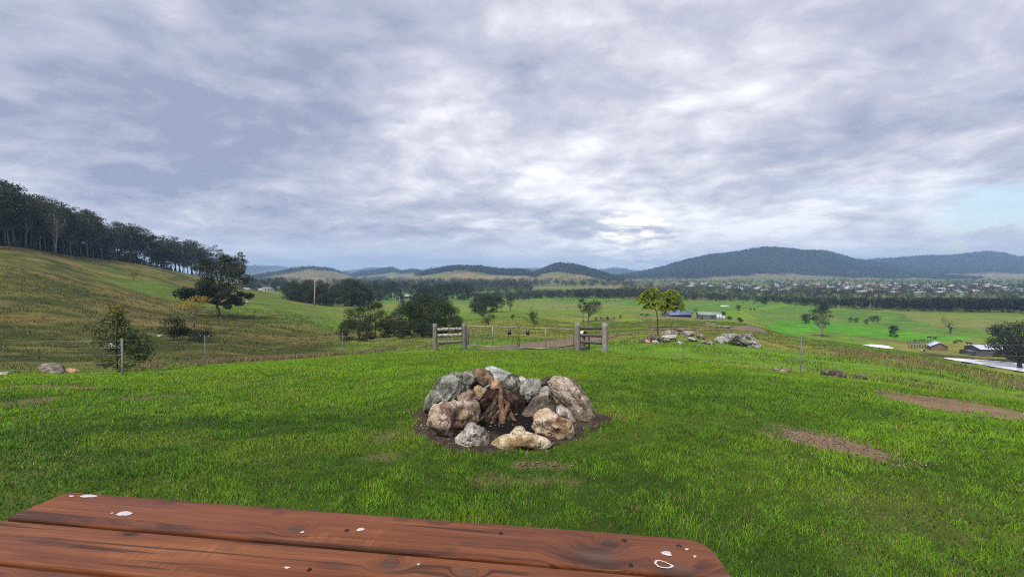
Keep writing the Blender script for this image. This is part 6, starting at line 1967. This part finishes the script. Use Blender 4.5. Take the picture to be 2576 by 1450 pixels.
for dx, dy, lb in [(1614, 794, 'black cow near the earth bank, first of the two'), (1630, 794, 'black cow near the earth bank, closer to the sapling'), (1740, 791, 'small black cow between the blue-roofed shed and the grey shed'), (2300, 860, 'black cow behind the stock yard rails, farther from the brick shed'), (2318, 859, 'black cow behind the stock yard rails, nearer the brick shed'), (2337, 852, 'black cow behind the brick shed roof, first of two'), (2351, 853, 'black cow just above the brick shed ridge'), (2402, 864, 'black cow in the field between the brick shed and the barn'), (2413, 861, 'black cow farther back between the brick shed and the barn'), (2438, 867, 'dark cow near the lean-to of the barn'), (2322, 887, None)]:
    p = pt(dx, dy, 130 if dx > 2200 else 0)
    o_ = bpy.data.objects.new('cow', cm2 if lb is None else cm); COL.objects.link(o_)
    o_.location = p; o_.scale = (.78,) * 3; o_.rotation_euler = (0, 0, 0 if lb is None else random.choice([0, 3.14]) + random.uniform(-.6, .6))
    tag(o_, lb or 'black and white cow walking on the grass in front of the stock yards', 'cow')

# ------------------------------------------------------------------ town
TOWN_W = {}
WALLS = [plain_mat('town_wall_pale', (.46, .44, .40), .8, 0, .1, .5, 0), plain_mat('town_wall_brick', (.25, .15, .11), .8, 0, .15, .5, 0)]
ROOFS = [('white', (.42, .43, .455)), ('grey', (.22, .23, .245)), ('red-brown', (.24, .12, .09)), ('blue-grey', (.26, .32, .40))]
town_me = []
for k, (rn, rc) in enumerate(ROOFS):
    mr = plain_mat('town_roof_' + rn.replace('-', '_'), rc, .5, 0, .1, .5, 0)
    for v in range(2):
        L_, D_, hw, hr = (14, 9, 2.8, 4.6) if v == 0 else (10, 8, 2.8, 4.8)
        a_, b_ = L_ / 2, D_ / 2
        gg = Geo()
        gg.box(-a_, a_, -b_, b_, -.5, hw)
        gg.box(-a_ * .7, -a_ * .4, -b_ - .06, -b_ + .01, .8, 2.0); gg.box(a_ * .3, a_ * .65, -b_ - .06, -b_ + .01, .8, 2.0)
        nb = 18
        e = .5; hx = 0 if v else b_ * .9
        gg.add([(-a_ - e, -b_ - e, hw), (a_ + e, -b_ - e, hw), (a_ + e, b_ + e, hw), (-a_ - e, b_ + e, hw), (-a_ - (e if not hx else 0) + hx, 0, hr), (a_ + (e if not hx else 0) - hx, 0, hr)], [(0, 1, 5, 4), (2, 3, 4, 5), (3, 2, 1, 0)], [(1, 2, 5), (3, 0, 4)])
        V, P_, c_ = gg.arrays()
        o_ = mk('town_house', V, P_, [WALLS[v], M_DARK, mr])
        for i, pl_ in enumerate(o_.data.polygons):
            zc_ = np.mean([o_.data.vertices[j].co.z for j in pl_.vertices])
            pl_.material_index = 2 if zc_ >= hw - .001 and min(o_.data.vertices[j].co.z for j in pl_.vertices) > hw - .01 and i >= 18 or len(pl_.vertices) == 3 else (0 if i < 6 else (1 if i < 18 else 2))
        town_me.append((o_.data, rn)); bpy.data.objects.remove(o_)
used_t = []
rt = random.Random(31)
tries = 0
while len(used_t) < 135 and tries < 6000:
    tries += 1
    dx = rt.triangular(1640, 2620, 2150) if rt.random() < .8 else rt.uniform(1640, 2700)
    lo_ = float(pchip([1640, 1800, 2000, 2300, 2600, 2700], [712, 714, 713, 716, 718, 720], dx)); hi_ = float(pchip([1640, 1800, 2000, 2300, 2600, 2700], [722, 728, 738, 742, 738, 736], dx))
    dy = rt.uniform(lo_, hi_)
    Y = (FLAT - EYE) / ray(1288, dy)[1]; x_ = gx(dx, Y)
    if any((x_ - a_) ** 2 + (Y - c_) ** 2 < 15 ** 2 for a_, c_ in used_t): continue
    used_t.append((x_, Y))
    k = rt.choices(range(8), [5, 6, 2, 2, 1.2, 1.6, .8, .8])[0]
    o_ = bpy.data.objects.new('town_house', town_me[k][0]); COL.objects.link(o_)
    o_.location = (x_, Y, FLAT); o_.rotation_euler = (0, 0, rt.choice([0, 1.57]) + rt.uniform(-.5, .5))
    rn = town_me[k][1]
    tag(o_, f'small {rn}-roofed house in the town beyond the river belt', 'house', f'{rn}-roofed town houses')
for dx, dy in [(1097, 724), (1124, 722.5), (1130, 723), (1164, 727), (1088, 722), (1058, 735), (985, 708), (960, 706), (740, 718)]:
    Y = (FLAT - EYE) / ray(1288, dy)[1]; x_ = gx(dx, Y)
    o_ = bpy.data.objects.new('valley_house', town_me[rt.choice([0, 1])][0]); COL.objects.link(o_)
    o_.location = (x_, Y, Hs(x_, Y)); o_.rotation_euler = (0, 0, rt.uniform(-.5, .5)); s_ = 1.0
    tag(o_, 'small white-roofed house among the valley woodland before the hills', 'house', 'white-roofed valley houses')
#MARK_C

# ------------------------------------------------------------------ lawn blades
def blades(name, X, Y, Zb, hgt, wid, col, mat, label, bend=.5, tall=False):
    n = len(X)
    a_ = rng.random(n) * 6.283; b_ = rng.random(n) * 6.283
    sx_, sy_ = np.cos(a_), np.sin(a_)
    lx, ly = np.cos(b_), np.sin(b_)
    bd = bend * (.3 + .9 * rng.random(n)) * hgt
    base = np.stack([X, Y, Zb], 1)
    side = np.stack([sx_, sy_, np.zeros(n)], 1) * (wid / 2)[:, None]
    mid = base + np.stack([lx * bd * .35, ly * bd * .35, hgt * .62], 1)
    tip = base + np.stack([lx * bd, ly * bd, hgt * (1 - .25 * bend * rng.random(n))], 1)
    V = np.stack([base - side, base + side, mid - side * .75, mid + side * .75, tip], 1).reshape(-1, 3)
    i0 = np.arange(n)[:, None] * 5
    q_ = i0 + np.array([[0, 1, 3, 2]]); t_ = i0 + np.array([[2, 3, 4]])
    cc = np.repeat(col, 5, 0)
    o_ = mk(name, V, [q_, t_], mat, None, cc)
    tag(o_, label, 'grass', None, 'stuff')
    return o_


def sample(n, r0, r1, p, a0=-57, a1=57):
    """points over a fan in front of the table, density falling as r to the power -p"""
    u = rng.random(n)
    e = 2 - p
    r = (r0 ** e + u * (r1 ** e - r0 ** e)) ** (1 / e)
    a_ = np.radians(a0 + (a1 - a0) * rng.random(n))
    return r * np.sin(a_), r * np.cos(a_), r


X, Y, r = sample(1050000, 1.25, 25, 1.5)
k = (soil_d(X, Y) + (fbm(X, Y, .13, 44, 4) - .5) * .42 > .97) & lawn_mask(X, Y)
bm_ = bare(X, Y)
k &= rng.random(len(X)) > np.clip(bm_ * 1.25 - .08, 0, .97)
thin = sstep(fbm(X, Y, .5, 45, 4), .30, .50) * .3 + .7
k &= rng.random(len(X)) < thin
bm_ = bm_[k]
X, Y, r = X[k], Y[k], r[k]
sz = np.maximum(r / 3.2, .75) ** .72
cl_ = fbm(X, Y, .28, 46, 3)
hgt = (.014 + .024 * rng.random(len(X))) * (.68 + .85 * sstep(cl_, .32, .68)) * sz ** .30
wid = (.0028 + .0022 * rng.random(len(X))) * sz ** 1.15
n2 = fbm(X, Y * 1.5, 2.2, 47, 4); n3 = fbm(X, Y, .35, 48, 3)
mow = .5 + .5 * np.sin((Y * .9 + X * .5 + (fbm(X, Y, 3, 49, 2) - .5) * 2) * 2.6)
col = lerp((.040, .118, .004), (.145, .285, .009), np.clip(.12 + .60 * (n2 - .5) * 2 + .42 * rng.random(len(X)) + .10 * mow + .9 * (cl_ - .5) + .22 * sstep(r, 4, 9), 0, 1))
fr_ = sstep(r, 4, 10)
col = col * ((.74 + .50 * sstep(fbm(X, Y, .09, 58, 2), .30, .70)) * (1 - fr_) + 1.12 * fr_)[:, None]
col = lerp(col, (.18, .27, .014), .55 * sstep(fbm(X, Y * 1.4, 1.1, 50, 4), .54, .68))
col = lerp(col, (.185, .225, .022), .45 * sstep(r, 8, 18) * sstep(fbm(X, Y * 2.2, 4.5, 56, 4), .48, .62))
dry = rng.random(len(X)) < .03 + .34 * bm_ + .35 * sstep(soil_d(X, Y), 1.22, 1.02) * sstep(n3, .35, .55) + .12 * sstep(n3, .56, .68)
col = np.where(dry[:, None], np.array((.32, .23, .10)) * (.6 + .6 * rng.random((len(X), 1))), col)
hgt = np.where(dry, hgt * .7, hgt)
blades('grass', X, Y, H(X, Y) - .004, hgt, wid, col, M_GRASS, 'short mown lawn grass round the fire pit', .75)

# ------------------------------------------------------------------ rough pasture beyond the fence
X, Y, r = sample(480000, 11, 175, 1.15, -60, 60)
k = ~lawn_mask(X, Y) & (track_d(X, Y) > 1.05 - .25 * rng.random(len(X)))
k &= ~inpoly(X, Y, DAM_BIG)
X, Y, r = X[k], Y[k], r[k]
t5 = fbm(X, Y, 1.6, 52, 3); t6 = fbm(X, Y * 1.6, 7, 53, 4)
hm = hill_mask(X, Y)
tus = sstep(t5, .42, .66)
k = rng.random(len(X)) < .30 + .70 * tus
X, Y, r, t5, t6, hm, tus = [v[k] for v in (X, Y, r, t5, t6, hm, tus)]
hgt = (.05 + .10 * rng.random(len(X))) * (.55 + .9 * tus) * (1 + .25 * hm) * np.maximum(r / 25, 1) ** .35
wid = (.012 + .012 * rng.random(len(X))) * np.maximum(r / 22, 1) ** .95
gcol = ground_color(X, Y)
col = gcol * (.72 + .75 * rng.random((len(X), 1))) * np.array((1.05, 1.05, .9))
st = rng.random(len(X)) < .10 + .12 * hm * sstep(t6, .42, .60)
col = np.where(st[:, None], np.array((.19, .15, .055)) * (.6 + .6 * rng.random((len(X), 1))), col)
dk = rng.random(len(X)) < .10 + .08 * hm
col = np.where(dk[:, None], np.array((.045, .058, .014)), col)
blades('pasture_grass', X, Y, H(X, Y) - .01, hgt, wid, col, M_GRASS, 'rough tussocky pasture grass beyond the fence', .8)

# tall dry grass: along the gully below the dry slope, and on the brow towards the dam
def strip(pts_, n, w):
    P_ = np.array([pt(*p)[:2] for p in pts_])
    t = rng.random(n) * (len(P_) - 1); i = np.minimum(t.astype(int), len(P_) - 2); f = (t - i)[:, None]
    c_ = P_[i] * (1 - f) + P_[i + 1] * f
    d_ = P_[i + 1] - P_[i]; d_ /= np.linalg.norm(d_, axis=1)[:, None]
    nrm = np.stack([-d_[:, 1], d_[:, 0]], 1)
    c_ = c_ + nrm * (rng.normal(size=(n, 1)) * np.asarray(w))
    return c_[:, 0], c_[:, 1]


Xs, Ys2, Hh = [], [], []
for pts_, n, w, h_ in [([(330, 925), (430, 918), (560, 910), (700, 900), (860, 887), (980, 877), (1085, 870)], 16000, .9, .34), ([(700, 905), (860, 890), (1000, 878)], 4000, .6, .45),
                       ([(2180, 899), (2260, 910), (2340, 924), (2420, 942), (2500, 958), (2600, 984)], 7000, 2.6, .34), ([(2120, 886), (2200, 893), (2280, 900)], 4000, 1.2, .35), ([(1600, 815), (1700, 812)], 500, 2, .3)]:
    x_, y_ = strip(pts_, n, w)
    kk = ~lawn_mask(x_, y_) & (fbm(x_, y_, 1.8, 57, 3) > .46)
    Xs.append(x_[kk]); Ys2.append(y_[kk]); Hh.append(np.full(kk.sum(), h_))
X, Y, hh_ = np.concatenate(Xs), np.concatenate(Ys2), np.concatenate(Hh)
hgt = hh_ * (.45 + .8 * rng.random(len(X))); r = np.hypot(X, Y)
col = np.array([(.27, .19, .085), (.20, .14, .065), (.24, .19, .10), (.12, .125, .035)])[rng.integers(0, 4, len(X))] * (.7 + .5 * rng.random((len(X), 1)))
blades('dry_grass', X, Y, H(X, Y) - .01, hgt, .010 * np.maximum(r / 20, .8) * (.7 + .6 * rng.random(len(X))), col, M_GRASS, 'tall tan dry grass along the gully and the brow', .55)
# mulch and leaf litter at the foot of the young tree are part of the lawn grit
gg = Geo()
for k in range(900):
    cx_, cy_, rx_, ry_, sk_ = BARE[random.choice([0, 0, 1, 1, 1, 2, 3, 8])]
    a_ = random.random() * 6.28; q_ = random.random() ** .5 * 1.1
    x_ = cx_ + math.cos(a_) * rx_ * q_; y_ = cy_ + math.sin(a_) * ry_ * q_ + sk_ * math.cos(a_) * rx_ * q_
    if float(soil_d(x_, y_)) < 1.05: continue
    d_ = Vector((random.uniform(-1, 1), random.uniform(-1, 1), random.uniform(-.1, .3))).normalized() * random.uniform(.006, .022)
    z_ = Hs(x_, y_) + .006
    gg.beam((x_, y_, z_), (x_ + d_.x, y_ + d_.y, z_ + d_.z), random.uniform(.003, .010), random.uniform(.002, .005), random.choice([(.20, .15, .11), (.14, .105, .08), (.27, .22, .18), (.08, .06, .045)]))
tag(gg.build('gravel_grit', M_CHIP), 'loose grit and pebbles on the bare patches of the lawn', 'gravel', None, 'stuff')

# ------------------------------------------------------------------ haze
m, b, o = new_mat('haze_air')
m.cycles.volume_sampling = 'DISTANCE'
m.cycles.homogeneous_volume = True
pv = b.n.new('ShaderNodeVolumePrincipled')
pv.inputs['Color'].default_value = (.42, .66, 1.0, 1)
pv.inputs['Density'].default_value = 1.8e-4
pv.inputs['Anisotropy'].default_value = .0
b.l.new(pv.outputs[0], o.inputs['Volume'])
gg = Geo().box(-7800, 7800, -7800, 7800, -29.5 - 1, 190)
hz_ = gg.build('haze', m)
tag(hz_, 'thin blue haze filling the valley air', 'haze', None, 'stuff')
hz_.display_type = 'WIRE'
